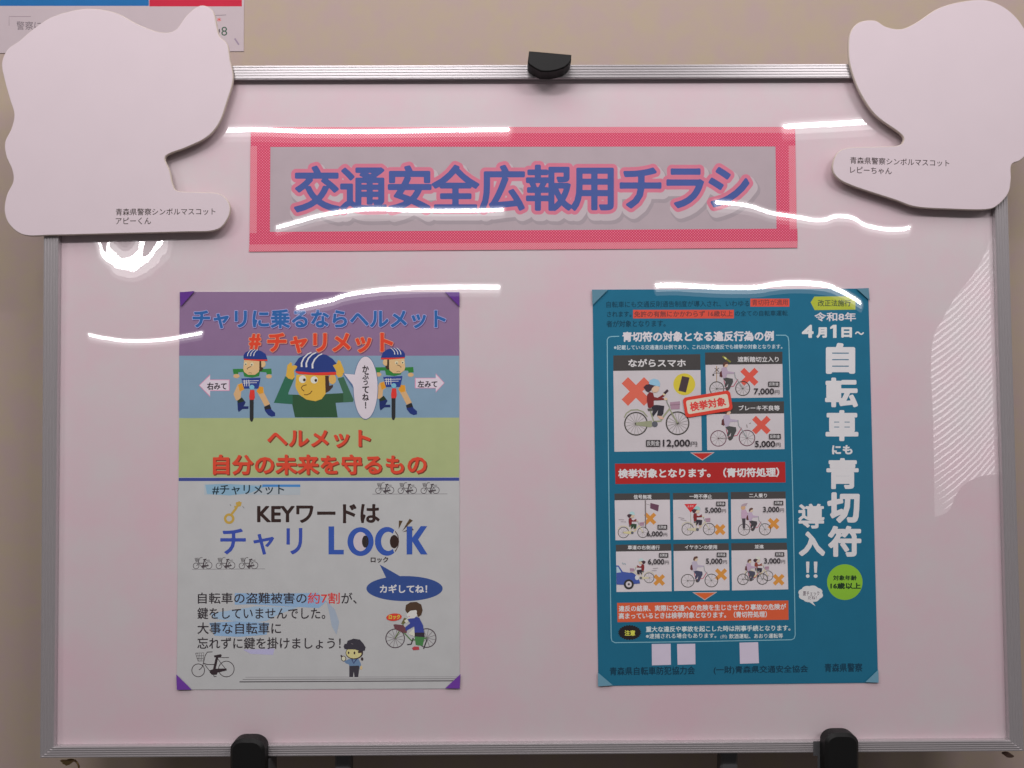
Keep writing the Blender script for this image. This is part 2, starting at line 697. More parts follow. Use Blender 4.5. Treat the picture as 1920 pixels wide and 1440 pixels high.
# ================================================================== the setting: wall
YW = 0.09
w = [(-2.5, YW, -0.2), (2.5, YW, -0.2), (2.5, YW, 3.4), (-2.5, YW, 3.4)]
tag(mesh_obj('wall', w, [(0, 1, 2, 3)], M_WALL), kind='structure')

# the poster on the wall, mostly hidden behind the left cutout
wp = thing('wall_poster', P(220, 92, YW), 'white poster with blue and red top band pinned to the beige wall', 'poster')
yp = YW - 0.0008
slab('paper', [(-70, -330), (459, -330), (457, 96), (-70, 100)], yp, YW - 0.0001, plain('wall_poster_paper', (0.53, 0.44, 0.47), 0.6, noise=0.03), wp)
I = Ink(yp - 2e-5, False)
I.rect(-70, -60, 279, 11, (28, 100, 160))
I.build('blue_band', wp)
I = Ink(yp - 2e-5, False)
I.rect(280, -60, 453.5, 12, (190, 35, 62))
I.build('red_band', wp)
I = Ink(yp - 2e-5, False)
I.text('警察に', (31, 40, 77, 56), (108, 96, 102), 0.0)
I.line([(17, 48), (17, 31), (58, 31)], 1.2, (150, 130, 138))
I.build('notice_text', wp)
I = Ink(yp - 2e-5, False)
I.text('8', (415, 50, 426, 67), (70, 92, 78), 0.0)
I.text('4', (408, 54, 413, 61), (30, 30, 30), 0.0)
I.text('水', (407, 33, 415, 40), (215, 60, 50), 0.02)
I.line([(404, 29), (424, 28)], 1.0, (120, 110, 116))
I.line([(440, 72), (448, 84)], 3.0, (150, 130, 150))
I.build('date_text', wp)

# ================================================================== the whiteboard
wb = thing('whiteboard', P(997, 1416, 0.0), 'framed whiteboard with ribbed aluminium rails standing on the easel', 'whiteboard')
OUT = [(83, 123), (1883, 118), (1921, 1409), (74, 1422)]
INN = [(112, 150), (1859, 145), (1893, 1388), (101, 1400)]
YF = -0.006


def panel():
    q = [P(x, y) for x, y in [(100, 140), (1870, 135), (1904, 1396), (90, 1408)]]
    v = q + [p + Vector((0, 0.008, 0)) for p in q]
    f = [(3, 2, 1, 0), (4, 5, 6, 7), (0, 1, 5, 4), (1, 2, 6, 5), (2, 3, 7, 6), (3, 0, 4, 7)]
    return mesh_obj('board_panel', v, f, M_BOARD, wb)


panel()
prof = [(0.0, 0.012), (0.0, YF + 0.002), (0.05, YF)]
for k in range(5):
    a = 0.09 + k * 0.19
    prof += [(a, YF), (a + 0.03, YF - 0.0006), (a + 0.075, YF - 0.0006), (a + 0.105, YF)]
prof += [(0.98, YF), (1.0, YF + 0.0006), (1.0, -0.0002)]


def at_front(p, y):
    """a rail corner: measured at the rail's face, then carried straight back"""
    q = P(p[0], p[1], YF)
    return Vector((q.x, y, q.z))


def rail(i):
    j = (i + 1) % 4
    v, f = [], []
    for u, y in prof:
        for c in (i, j):
            a, b = at_front(OUT[c], y), at_front(INN[c], y)
            v.append(a + (b - a) * u)
    for k in range(len(prof) - 1):
        f.append((2 * k, 2 * k + 1, 2 * k + 3, 2 * k + 2))
    o = mesh_obj('frame_rail', v, f, M_ALU, wb)
    return o


for i in range(4):
    rail(i)

q = at_front((1894, 1418), YF + 0.004)
v, f = [], []
for k in range(12):
    a = 2 * math.pi * k / 12
    v.append(q + Vector((0.0042 * math.cos(a), -0.004, 0.0016 * math.sin(a))))
    v.append(q + Vector((0.0042 * math.cos(a), 0.004, 0.0016 * math.sin(a))))
f = [tuple(range(0, 24, 2))[::-1]] + [(2 * k, (2 * k + 2) % 24, (2 * k + 3) % 24, 2 * k + 1) for k in range(12)]
mesh_obj('screw', v, f, plain('dark_screw', (0.16, 0.10, 0.08), 0.4, 0.8), wb)

# ================================================================== the easel behind it: clamp on top, hooks below, legs
ez = thing('display_easel', P(1000, 1500, 0.03), 'dark easel whose black clamp and hooks hold the whiteboard', 'easel')


def rounded_block(name, outline, yf, yb, parent, mat, bevel=0.0015):
    return slab(name, outline, yf, yb, mat, parent, bevel=bevel)


# top clamp: a block that narrows downwards in a curved lip
top = [(992, 95), (1071.5, 102), (1071, 114), (1066, 121)]
low = [(1058, 127), (1044, 132), (1030, 134.5), (1014, 134), (1002, 128), (992, 121), (989.5, 116)]
cl = slab('clamp', top + low, -0.026, -0.0064, M_BLACK, ez, bevel=0.0012)
slab('jaw', [(996, 103), (1066, 107), (1064, 119), (996, 119)], -0.0064, 0.03, M_BLACK, cl)


def arch(x0, x1, ytop, ybot, r):
    pts = [(x0, ybot), (x0, ytop + r)]
    for k in range(1, 9):
        a = math.pi - math.pi / 2 * k / 8
        pts.append((x0 + r + r * math.cos(a), ytop + r * 0.85 - r * 0.85 * math.sin(a)))
    for k in range(0, 9):
        a = math.pi / 2 - math.pi / 2 * k / 8
        pts.append((x1 - r + r * math.cos(a), ytop + r * 0.85 - r * 0.85 * math.sin(a)))
    pts.append((x1, ybot))
    return pts


h = slab('support_hook', arch(430, 495, 1387, 1560, 24), -0.022, -0.0070, M_BLACK, ez, bevel=0.003)
slab('plate', [(488, 1424), (505, 1424), (505, 1560), (488, 1560)], -0.0068, 0.02, M_STEEL, h)
h = slab('support_hook', arch(1548, 1612, 1376, 1560, 24), -0.022, -0.0070, M_BLACK, ez, bevel=0.003)
slab('plate', [(1525, 1390), (1550, 1390), (1550, 1560), (1533, 1560), (1533, 1417), (1525, 1417)], -0.0069, -0.0066, M_STEEL, h)
for x0, x1, xt in ((627, 657, 627), (1352, 1384, 1356)):
    slab('leg', [(xt, 1300), (xt + x1 - x0, 1300), (x1, 1430), (x1 - 3, 1640), (x0 - 3, 1640), (x0, 1430)], 0.016, 0.032, M_STEEL, ez, bevel=0.002)
slab('crossbar', [(600, 1335), (1420, 1330), (1420, 1352), (600, 1357)], 0.033, 0.046, M_STEEL, ez)
slab('mast', [(1014, 112), (1048, 112), (1036, 1352), (1002, 1352)], 0.033, 0.046, M_STEEL, ez)

# the little wire hook under the lower left corner
hk = thing('wire_hook', P(128, 1426, 0.004), 'small brass wire hook hanging below the lower left corner of the whiteboard', 'hook')
cx = P(132, 1440, 0.004)
v, f = [], []
n = 28
for k in range(n + 1):
    a = math.radians(-60 + 300 * k / n)
    c = Vector((cx.x + 0.0088 * math.sin(a), 0.004, cx.z + 0.0088 * math.cos(a)))
    u = Vector((math.sin(a), 0, math.cos(a)))
    for j in range(8):
        b = 2 * math.pi * j / 8
        v.append(c + u * (0.0009 * math.cos(b)) + Vector((0, 0.0009 * math.sin(b), 0)))
for k in range(n):
    for j in range(8):
        f.append((k * 8 + j, k * 8 + (j + 1) % 8, (k + 1) * 8 + (j + 1) % 8, (k + 1) * 8 + j))
mesh_obj('wire', v, f, M_BRASS, hk, smooth=True)
slab('eyelet', [(112, 1426.5), (140, 1426.5), (130, 1434), (124, 1436)], 0.001, 0.004, M_BRASS, hk)

# ================================================================== the two foam cutouts (the mascot pictures printed on them are left out)
YC = -0.0104
LEFT = [(100, 30), (160, 16), (215, 23), (258, 45), (300, 60), (328, 56), (350, 28), (376, 10), (399, 20), (407, 52), (412, 68), (426, 82), (431, 110),
        (437, 148), (425, 192), (411, 230), (388, 257), (350, 276), (318, 288), (309, 298), (318, 320), (324, 346), (334, 358), (372, 360), (413, 364), (431, 386), (425, 413), (402, 432),
        (340, 435), (220, 438), (100, 441), (46, 441), (18, 422), (8, 396), (12, 366), (24, 340), (22, 318), (11, 292), (9, 266), (21, 240), (26, 214), (18, 186), (8, 150), (3, 118), (14, 92), (36, 76), (62, 54)]
RIGHT = [(1591, 92), (1594, 62), (1610, 42), (1640, 38), (1662, 50), (1690, 54), (1718, 42), (1758, 16), (1802, 3), (1850, 0), (1890, 18), (1920, 52), (1938, 100), (1945, 160), (1942, 230), (1930, 280), (1914, 300),
         (1897, 309), (1896, 336), (1891, 362), (1872, 384), (1848, 393), (1780, 392), (1718, 388), (1676, 374), (1600, 349), (1570, 333), (1561, 313), (1569, 288), (1590, 277), (1640, 275), (1682, 273), (1694, 264), (1688, 250), (1642, 216), (1612, 172), (1595, 126)]
fc = thing('foam_cutout', P(220, 441, YC), 'large white foam board cutout clipped over the upper left corner of the whiteboard', 'cutout', 'foam board cutouts on the board corners')
slab('foam_board', smooth_loop(LEFT), YC, YC + 0.0032, M_FOAM, fc, M_FOAM_EDGE, bevel=0.0007)
I = Ink(YC - 3e-5, False)
I.slope = (0, -0.006)
I.text('青森県警察シンボルマスコット', (217, 391, 404, 404), (58, 48, 44), 0.006)
I.text('アピーくん', (217, 408, 283, 421), (58, 48, 44), 0.006)
I.build('caption', fc)
fc = thing('foam_cutout', P(1750, 393, YC), 'smaller white foam board cutout over the upper right corner of the whiteboard', 'cutout', 'foam board cutouts on the board corners')
slab('foam_board', smooth_loop(RIGHT), YC, YC + 0.0032, M_FOAM, fc, M_FOAM_EDGE, bevel=0.0007)
I = Ink(YC - 3e-5, False)
I.slope = (0, 0.03)
I.text('青森県警察シンボルマスコット', (1594, 294, 1780, 307), (58, 44, 44), 0.006)
I.text('レピーちゃん', (1594, 312, 1672, 325), (58, 44, 44), 0.006)
I.build('caption', fc)

# ================================================================== the title banner
bn = thing('title_banner', P(981, 470, 0), 'grey paper title banner framed with dotted red tape', 'banner')
yb0 = -0.0007
slab('paper', [(476, 244), (1486, 243), (1489, 460), (473, 466)], yb0, -0.0001, ink((171, 153, 160), 350), bn)


def tape_mat(name, ca, cb, size, pitch, y):
    m, nt, b = principled(name)
    g = nt.nodes.new('ShaderNodeNewGeometry')
    s = nt.nodes.new('ShaderNodeSeparateXYZ')
    nt.links.new(g.outputs['Position'], s.inputs[0])

    def M(op, a, bb=None, c=None):
        n = nt.nodes.new('ShaderNodeMath')
        n.operation = op
        for i, v in enumerate((a, bb, c)):
            if v is None:
                continue
            if isinstance(v, (int, float)):
                n.inputs[i].default_value = v
            else:
                nt.links.new(v, n.inputs[i])
        return n.outputs[0]
    k = 1.0 / pitch
    u = M('ADD', s.outputs[0], s.outputs[2])
    w = M('SUBTRACT', s.outputs[0], s.outputs[2])
    fu = M('SUBTRACT', M('FRACT', M('MULTIPLY', u, k)), 0.5)
    fw = M('SUBTRACT', M('FRACT', M('MULTIPLY', w, k)), 0.5)
    r = M('SQRT', M('ADD', M('MULTIPLY', fu, fu), M('MULTIPLY', fw, fw)))
    mr = nt.nodes.new('ShaderNodeMapRange')
    mr.inputs[1].default_value, mr.inputs[2].default_value = size - 0.08, size + 0.08
    nt.links.new(r, mr.inputs[0])
    mx = nt.nodes.new('ShaderNodeMix')
    mx.data_type = 'RGBA'
    mx.inputs[6].default_value = (*alb(cb, y), 1)
    mx.inputs[7].default_value = (*alb(ca, y), 1)
    nt.links.new(mr.outputs[0], mx.inputs[0])
    nt.links.new(mx.outputs[2], b.inputs['Base Color'])
    b.inputs['Roughness'].default_value = 0.55
    b.inputs['Specular IOR Level'].default_value = 0.2
    add_film(nt, b)
    return m


PX = 0.5636e-3
T_DARK = tape_mat('tape_dotted_red', (204, 48, 86), (240, 145, 165), 0.26, 5.2 * PX * 1.0, 330)
T_PALE = tape_mat('tape_dotted_pale', (232, 132, 146), (206, 62, 94), 0.27, 4.4 * PX * 1.0, 330)


def tape(dark, pale, yo):
    I = Ink(yo)
    I.poly(dark, T_DARK)
    I.y = yo
    I.poly(pale, T_PALE)
    return I.build('tape_strip', bn)


tape([(470, 250), (1491, 249), (1491.5, 274.5), (470, 275.5)], [(470.5, 238), (1491, 238), (1491, 249), (470, 250)], yb0 - 6e-5)
tape([(468, 435), (1495, 428.5), (1495.5, 452), (467.5, 458.5)], [(467.5, 458.5), (1495.5, 452), (1495, 464.5), (466.5, 472)], yb0 - 6e-5)
tape([(482, 274), (507, 274), (506, 437), (481, 437)], [(469.5, 274), (482, 274), (481, 437), (468, 437)], yb0 - 1.2e-4)
tape([(1454, 273), (1478.5, 273), (1480.5, 430), (1456, 430)], [(1478.5, 273), (1491.5, 273), (1494, 430), (1480.5, 430)], yb0 - 1.2e-4)

I = Ink(yb0 - 2e-5, True, 350)
TITLE = '交通安全広報用チラシ'
cxs = [594, 681, 768, 854, 942, 1029, 1114, 1201, 1284, 1366]
vv, ff = [], []
for k, (ch, cx) in enumerate(zip(TITLE, cxs)):
    v, f = text_geo(ch)
    em = 89.0
    n0 = len(vv)
    cy = 352.5 - 0.006 * (cx - 960)
    for a in v:
        vv.append((cx + (a[0] - 0.5) * em, cy - (a[1] - 0.38) * em * 1.0))
    ff += [tuple(n0 + i for i in q) for q in f]
geo = sdf_mesh(np.array(vv), ff, [16.0, 14.0, 9.6, 2.6], 1.0)
for (gv, gf), rgb, o in zip(geo, [(158, 143, 150), (184, 168, 174), (200, 112, 134), (70, 86, 146)], [(7, 13), (4, 8), (0, 0), (0, 0)]):
    I.raw([(p[0] + o[0], p[1] + o[1]) for p in gv], gf, rgb)
I.build('lettering', bn)

# ================================================================== corner stickers
YS = -0.0007                 # face of the two posters
STICK = 'corner stickers holding the posters'


def sticker(pts, rgb, label):
    c = P(sum(p[0] for p in pts) / 3, sum(p[1] for p in pts) / 3, YS)
    o = slab('corner_sticker', pts, YS - 0.0016, YS - 0.0012, ink(rgb, pts[0][1]), None, loc=c)
    tag(o, label, 'sticker', STICK)


VIO = (88, 46, 124)
sticker([(337, 548), (365, 545.5), (338.5, 575)], VIO, 'purple triangular sticker on the top left corner of the helmet poster')
sticker([(834, 547), (861.5, 547.5), (861.5, 575)], VIO, 'purple triangular sticker on the top right corner of the helmet poster')
sticker([(330.5, 1265), (359, 1293), (331.5, 1293.5)], VIO, 'purple triangular sticker on the bottom left corner of the helmet poster')
sticker([(835, 1290.5), (863.5, 1264), (862, 1291)], VIO, 'purple triangular sticker on the bottom right corner of the helmet poster')
PALE = (84, 120, 138)
sticker([(1110, 543), (1140, 543), (1111, 572)], PALE, 'pale blue triangular sticker on the top left corner of the teal poster')
sticker([(1606, 541), (1629, 540), (1630.5, 563)], PALE, 'pale blue triangular sticker on the top right corner of the teal poster')
sticker([(1121, 1261), (1149, 1285), (1121.5, 1287)], PALE, 'pale blue triangular sticker on the bottom left corner of the teal poster')
sticker([(1623, 1279), (1647, 1256), (1647.5, 1280)], PALE, 'pale blue triangular sticker on the bottom right corner of the teal poster')

# ================================================================== LEFT POSTER: helmets and bicycle locks
lp = thing('helmet_poster', P(597, 1292, 0), 'purple, blue, green and white poster on wearing bicycle helmets and locking up', 'poster')
slab('paper', [(337, 547), (861, 547), (862, 1291), (331.5, 1293)], YS, -0.0001, ink((158, 155, 156), 1000), lp)
K = 2e-5
WHITE = (190, 180, 186)
I = Ink(YS - K, True, 610)
I.poly([(337, 547.2), (861, 547.2), (861, 667), (336, 667)], (125, 98, 129))
I.build('purple_band', lp)
I = Ink(YS - K, True, 720)
I.poly([(336, 667), (861, 667), (861, 783), (336, 784)], (114, 136, 156))
I.build('blue_band', lp)
I = Ink(YS - K, True, 840)
I.poly([(336, 784), (861, 783), (861, 894.5), (335, 895)], (147, 154, 110))
I.build('green_band', lp)
I = Ink(YS - K, True, 899)
I.poly([(335, 896), (861, 895.5), (861, 901.5), (335, 902)], (54, 64, 122))
I.build('divider', lp)

I = Ink(YS - 6e-5, True, 600)
HB = (42, 88, 146)
I.fat('チャリに乗るならヘルメット', (361, 580, 836, 616), [(2.5, (92, 66, 104), (1.2, 1.4)), (2.3, (150, 145, 190), (0, 0)), (1.25, HB, (0, 0))], res=0.6)
HR = (214, 62, 40)
for t, b in (('#', (467, 626, 489, 655)), ('チャリメット', (501, 624, 737, 662))):
    I.fat(t, b, [(2.9, (110, 66, 90), (1.4, 1.5)), (2.6, (232, 140, 112), (0, 0)), (1.6, HR, (0, 0))], res=0.6)
I.build('headline', lp)


def zq(ox, oy, s):
    return lambda x, y: (ox + x / s, oy + y / s)


SKIN, SKIN2 = (186, 148, 108), (190, 148, 60)
NAVY, GRN, GRN2 = (34, 52, 116), (44, 110, 52), (44, 74, 50)


def rider(dx, dy, mirror):
    I = Ink(YS - 9e-5, True, 720)
    z = zq(430 + dx, 640 + dy, 7.68)
    I.tf = z
    ORG = (200, 130, 40)
    # arms, shirt
    I.poly([(50, 398), (200, 395), (435, 400), (605, 392), (612, 470), (540, 475), (530, 445), (440, 440), (430, 500), (330, 522), (215, 508), (200, 442), (130, 445), (125, 475), (60, 470)], GRN)
    I.ell(103, 500, 45, 30, SKIN)
    I.ell(570, 505, 42, 30, SKIN)
    # legs
    I.poly([(120, 620), (185, 600), (215, 690), (170, 725), (160, 850), (95, 850), (60, 760)], SKIN)
    I.poly([(128, 625), (180, 605), (215, 690), (150, 720)], ORG)
    I.poly([(430, 650), (490, 660), (500, 740), (585, 905), (510, 935), (440, 800), (395, 720)], SKIN)
    I.poly([(425, 650), (485, 655), (490, 745), (430, 760), (390, 720)], ORG)
    # shoes
    I.poly([(115, 855), (180, 805), (235, 880), (205, 935), (275, 935), (275, 972), (190, 975), (135, 1018), (122, 985)], (30, 40, 90))
    I.poly([(115, 855), (180, 805), (220, 862), (130, 890)], (34, 46, 34))
    I.poly([(500, 945), (580, 905), (610, 985), (660, 1030), (660, 1075), (610, 1085), (560, 1062), (515, 1005)], (32, 46, 104))
    I.poly([(500, 945), (580, 905), (604, 968), (512, 985)], (36, 36, 40))
    # basket
    I.poly([(172, 535), (450, 522), (420, 680), (210, 680)], (40, 56, 120))
    for x in (215, 245, 280):
        I.line([(x, 555), (x + 6, 648)], 9, (206, 206, 214))
    I.line([(192, 572), (425, 566)], 8, (206, 206, 214))
    I.line([(196, 600), (395, 596)], 8, (206, 206, 214))
    # wheel
    I.poly([(293, 840), (350, 840), (348, 1110), (335, 1150), (318, 1158), (302, 1145), (294, 1110)], (40, 40, 42))
    I.poly([(300, 700), (360, 700), (368, 800), (355, 842), (292, 842), (286, 790)], (204, 50, 44))
    I.ell(325, 660, 36, 34, (110, 160, 180))
    # head
    f = (lambda x, y: z(652 - x if mirror else x, y)) if False else None
    I.tf = (lambda x, y: z(690 - x, y)) if mirror else z
    I.poly([(212, 270), (440, 262), (436, 380), (425, 440), (370, 482), (270, 482), (212, 440), (200, 400)], (196, 158, 116))
    I.ell(480, 325, 42, 50, (196, 158, 116))
    I.poly([(432, 275), (458, 275), (462, 370), (490, 385), (462, 430), (432, 425)], (60, 44, 34))
    I.ell(235, 325, 22, 24, (206, 180, 150))
    I.ell(325, 330, 24, 26, (206, 180, 150))
    I.ell(237, 330, 9, 10, (50, 40, 36))
    I.ell(322, 338, 9, 10, (50, 40, 36))
    I.line([(315, 362), (275, 378), (256, 394), (268, 402)], 8, (70, 44, 34))
    I.line([(275, 458), (300, 450), (325, 462)], 6, (90, 56, 44))
    # helmet
    I.poly([(205, 250), (300, 258), (550, 262), (548, 282), (440, 285), (215, 268)], (206, 50, 44))
    I.poly([(205, 200), (230, 160), (290, 130), (380, 118), (460, 140), (520, 180), (548, 260), (205, 250)], NAVY)
    for x in (262, 305, 350):
        I.line([(x, 212), (x + 6, 175), (x + 28, 142), (x + 62, 118)], 13, (196, 196, 208), 7)
    I.build('cyclist_drawing', lp)


rider(0, 0, False)
rider(266, -3, True)

# the man putting a helmet on
I = Ink(YS - 9e-5, True, 720)
I.tf = zq(430, 640, 7.68)
I.poly([(640, 885), (805, 505), (940, 525), (850, 740), (850, 765), (1000, 770), (1120, 840), (1330, 820), (1360, 760), (1640, 745), (1560, 535), (1645, 510), (1790, 840), (1780, 872), (1530, 885), (1560, 1095), (945, 1095), (905, 905)], GRN2)
I.poly([(640, 885), (805, 505), (940, 525), (850, 740), (850, 765), (910, 770), (915, 905)], (44, 92, 72))
I.poly([(1640, 745), (1560, 535), (1645, 510), (1790, 840), (1780, 872), (1640, 880)], (56, 92, 70))
I.poly([(815, 500), (835, 345), (885, 300), (905, 320), (900, 350), (970, 345), (985, 370), (930, 420), (940, 515), (905, 550), (850, 535)], SKIN2)
I.poly([(1490, 345), (1545, 325), (1565, 268), (1600, 285), (1640, 380), (1655, 440), (1620, 510), (1570, 520), (1540, 480), (1540, 420)], SKIN2)
I.poly([(965, 480), (1430, 490), (1440, 600), (1400, 735), (1330, 830), (1240, 862), (1110, 838), (1010, 770), (965, 690), (950, 640)], (194, 152, 62))
I.ell(1485, 545, 52, 72, (196, 150, 84))
I.poly([(1380, 495), (1430, 495), (1440, 640), (1495, 625), (1490, 660), (1440, 715), (1385, 745)], (62, 44, 38))
I.ell(1055, 545, 52, 55, (206, 196, 180))
I.ell(1222, 555, 52, 52, (206, 196, 180))
I.ell(1080, 555, 20, 22, (50, 34, 30))
I.ell(1245, 562, 19, 22, (50, 34, 30))
I.line([(1112, 625), (1060, 640), (1035, 668), (1050, 695), (1078, 716)], 11, (90, 58, 30))
I.line([(1075, 768), (1120, 770), (1165, 748), (1192, 712)], 11, (90, 58, 30))
I.poly([(950, 430), (1200, 452), (1535, 440), (1540, 482), (1300, 490), (1000, 470), (965, 455)], (204, 52, 42))
I.poly([(935, 335), (1000, 240), (1110, 185), (1260, 172), (1400, 195), (1490, 255), (1545, 320), (1490, 345), (1540, 440), (1200, 452), (950, 428), (980, 360)], (36, 52, 110))
for x, y in ((1042, 370), (1110, 372), (1198, 390)):
    I.line([(x, y), (x - 2, y - 60), (x + 30, y - 130), (x + 85, y - 185), (x + 140, y - 212)], 26, (200, 200, 206), 14)
I.build('helmet_wearer_drawing', lp)

# speech bubble
I = Ink(YS - 2.5e-4, True, 720)
for g, c in ((1.1, (74, 96, 130)), (0, (190, 178, 186))):
    pts = []
    for k in range(40):
        a = math.radians(205 + 335 * k / 39)
        pts.append((685.5 + (22.5 + g) * math.cos(a), 727 + (58.5 + g) * math.sin(a)))
    pts += [(661 - g, 721 + 8 * g / 2), (645 - 2.2 * g, 700.5 - g * 0.8)]
    I.poly(pts, c)
y = 692
for ch, hgt in (('か', 13), ('ぶ', 13), ('っ', 8.5), ('て', 12.5), ('ね', 13), ('！', 12)):
    I.text(ch, (685.5 - (6.2 if ch not in '！っ' else (1.2 if ch == '！' else 4.2)), y - hgt / 2 - 0.5, 685.5 + (6.2 if ch not in '！っ' else (1.2 if ch == '！' else 4.2)), y + hgt / 2), (46, 38, 42), 0.03)
    y += {'か': 13.5, 'ぶ': 12.5, 'っ': 13, 'て': 14, 'ね': 15, '！': 0}[ch]
I.build('speech_bubble', lp)

# arrows
for pts, box, t in (([(373, 722.5), (394, 702), (394, 711.6), (430.5, 711.6), (430.5, 733), (394, 733), (394, 744.6)], (388, 717, 425, 731), '右みて'),
                    ([(833.5, 718), (817, 700), (817, 708.5), (778, 708.5), (778, 728), (817, 728), (817, 736)], (783, 713.5, 820, 726.5), '左みて')):
    I = Ink(YS - 7e-5, True, 720)
    c = (sum(p[0] for p in pts) / 7, sum(p[1] for p in pts) / 7)
    I.poly(pts, (196, 120, 150))
    q = []
    n = len(pts)
    for i, p in enumerate(pts):
        q.append((c[0] + (p[0] - c[0]) * (0.955 if abs(p[0] - c[0]) > 12 else 1.0), c[1] + (p[1] - c[1]) * 0.90))
    I.poly(q, (200, 178, 190))
    I.text(t, box, (44, 36, 42), 0.03)
    I.build('direction_arrow', lp)

# slogan
I = Ink(YS - 6e-5, True, 850)
for t, b in (('ヘルメット', (501, 806, 695, 839)), ('自分の未来を守るもの', (399, 852, 800, 890))):
    I.fat(t, b, [(1.5, (104, 50, 36), (1.6, 1.8)), (1.3, (200, 62, 44), (0, 0))], res=0.8)
I.build('slogan', lp)

# hashtag label
I = Ink(YS - 6e-5, True, 918)
I.rect(383, 907, 563, 928, (150, 154, 160))
I.poly([(385, 909), (420, 907), (470, 910), (500, 911), (470, 924), (430, 929), (388, 926)], (118, 146, 166))
I.rect(492, 908.5, 563, 913, (62, 112, 166))
I.text('#チャリメット', (398, 909, 533, 927.5), (30, 44, 52), 0.015)
I.build('hashtag_label', lp)


def city_bike(I, x0, y0, x1, y1, c):
    """side view of a step-through bicycle with basket and battery, facing left, in the box"""
    # drawn in the coordinates of the big one: x 265..822, y 830..1168
    I.tf = lambda x, y: (x0 + (x - 265) / 557.0 * (x1 - x0), y0 + (y - 830) / 338.0 * (y1 - y0))
    lw = max(9.0, 1.0 * 557.0 / (x1 - x0))
    I.ring(352, 1075, 82, lw, c)
    I.ring(715, 1058, 100, lw, c)
    I.line([(535, 838), (468, 842), (440, 890), (410, 1020), (385, 1055), (360, 1068)], lw, c)
    I.line([(320, 855), (425, 850), (415, 955), (350, 958), (318, 855)], lw * 0.6, c)
    for k in range(3):
        I.line([(345 + 25 * k, 856), (358 + 18 * k, 956)], lw * 0.4, c)
    I.line([(328, 890), (420, 886)], lw * 0.4, c)
    I.line([(332, 922), (418, 920)], lw * 0.4, c)
    I.line([(425, 985), (470, 1000), (560, 1000)], lw, c)
    I.line([(435, 1000), (500, 1085)], lw * 0.8, c)
    I.poly([(580, 905), (610, 912), (572, 1075), (540, 1070)], c)
    I.poly([(555, 885), (640, 868), (655, 880), (645, 912), (560, 908)], c)
    I.line([(650, 912), (748, 910)], lw * 0.8, c)
    I.line([(605, 930), (700, 1050)], lw * 0.7, c)
    I.poly([(500, 1075), (560, 1055), (715, 1050), (720, 1075), (600, 1105), (590, 1130), (530, 1132), (502, 1105)], c)
    I.line([(550, 1125), (555, 1155), (585, 1153)], lw, c)
    I.tf = lambda x, y: (x, y)


for bx in ((704, 904.5, 739, 926), (746, 904.5, 781.5, 926), (789, 904.5, 824, 926), (362, 1045, 398, 1067), (405, 1045, 441, 1067), (448, 1045, 484, 1067)):
    I = Ink(YS - 6e-5, True, 1000)
    city_bike(I, *bx, (66, 58, 62))
    I.build('bicycle_drawing', lp)
I = Ink(YS - 6e-5, True, 1245)
city_bike(I, 359, 1221, 440, 1270.5, (44, 34, 38))
I.build('bicycle_drawing', lp)
I = Ink(YS - 6e-5, True, 1000)
I.line([(698, 926.5), (839, 926)], 0.8, (110, 104, 108))
I.build('ground_line', lp)
I = Ink(YS - 6e-5, True, 1000)
I.line([(360, 1067.5), (497, 1066.5)], 0.8, (110, 104, 108))
I.build('ground_line', lp)

# key
I = Ink(YS - 6e-5, True, 960)
I.tf = zq(320, 920, 6.857)
GOLD = (164, 132, 62)
I.ring(752, 360, 52, 32, GOLD)
I.line([(785, 300), (835, 235), (890, 140)], 30, GOLD)
I.poly([(840, 150), (880, 140), (915, 150), (900, 200), (870, 205), (865, 180), (835, 180)], GOLD)
I.line([(820, 200), (850, 225)], 24, GOLD)
I.line([(762, 175), (775, 195)], 8, (110, 104, 104))
I.line([(925, 200), (945, 225)], 8, (110, 104, 104))
I.build('key_drawing', lp)

# KEYword lines
I = Ink(YS - 6e-5, True, 990)
I.fat('KEYワードは', (482, 945, 712, 981), [(1.2, (44, 30, 28), (0, 0))], res=0.8)
BL = (50, 66, 140)
for ch, b in (('チ', (413, 991, 461, 1039.5)), ('ャ', (475, 1001, 514, 1040)), ('リ', (537, 990, 567, 1039.5))):
    I.fat(ch, b, [(1.0, BL, (0, 0))], res=0.8)
I.build('keyword_line', lp)
I = Ink(YS - 6e-5, True, 1015)
BL2 = (46, 72, 142)
I.poly([(616, 987), (626.5, 987), (626.5, 1031), (644.5, 1031), (644.5, 1039.5), (616, 1039.5)], BL2)
I.ell(676, 1015.5, 24.5, 27, BL2, 40)
I.ell(676, 1015.5, 13.5, 18, (170, 158, 164), 40)
I.ell(685, 1015.5, 6.3, 11.5, (40, 34, 34), 24)
I.line([(685, 1002), (688.5, 1015), (685, 1029)], 0.1, BL2)
pts = []
for k in range(33):
    a = math.radians(-52 - 256 * k / 32)
    pts.append((725.5 + 22.5 * math.cos(a), 1015 + 27 * math.sin(a)))
for k in range(33):
    a = math.radians(-308 + 256 * k / 32)
    pts.append((728 + 13.5 * math.cos(a), 1015 + 18 * math.sin(a)))
I.poly(pts, BL2)
I.ell(739, 1015.5, 8, 12.5, (44, 30, 26), 24)
I.line([(741, 996), (746, 1004), (747.5, 1015), (746, 1025), (741, 1034)], 1.6, (60, 40, 36))
I.poly([(748, 976), (755, 976.5), (747.5, 992)], (72, 54, 34))
I.poly([(768, 972.5), (774, 976), (754, 996)], (72, 54, 34))
I.poly([(755, 997.5), (772, 989), (776, 994)], (60, 44, 40))
I.poly([(762.5, 987), (773, 987), (773, 1039.5), (762.5, 1039.5)], BL2)
I.poly([(773, 1008), (789, 986.5), (801, 986.5), (784, 1011.5), (801.5, 1039.5), (789, 1039.5), (773, 1015)], BL2)
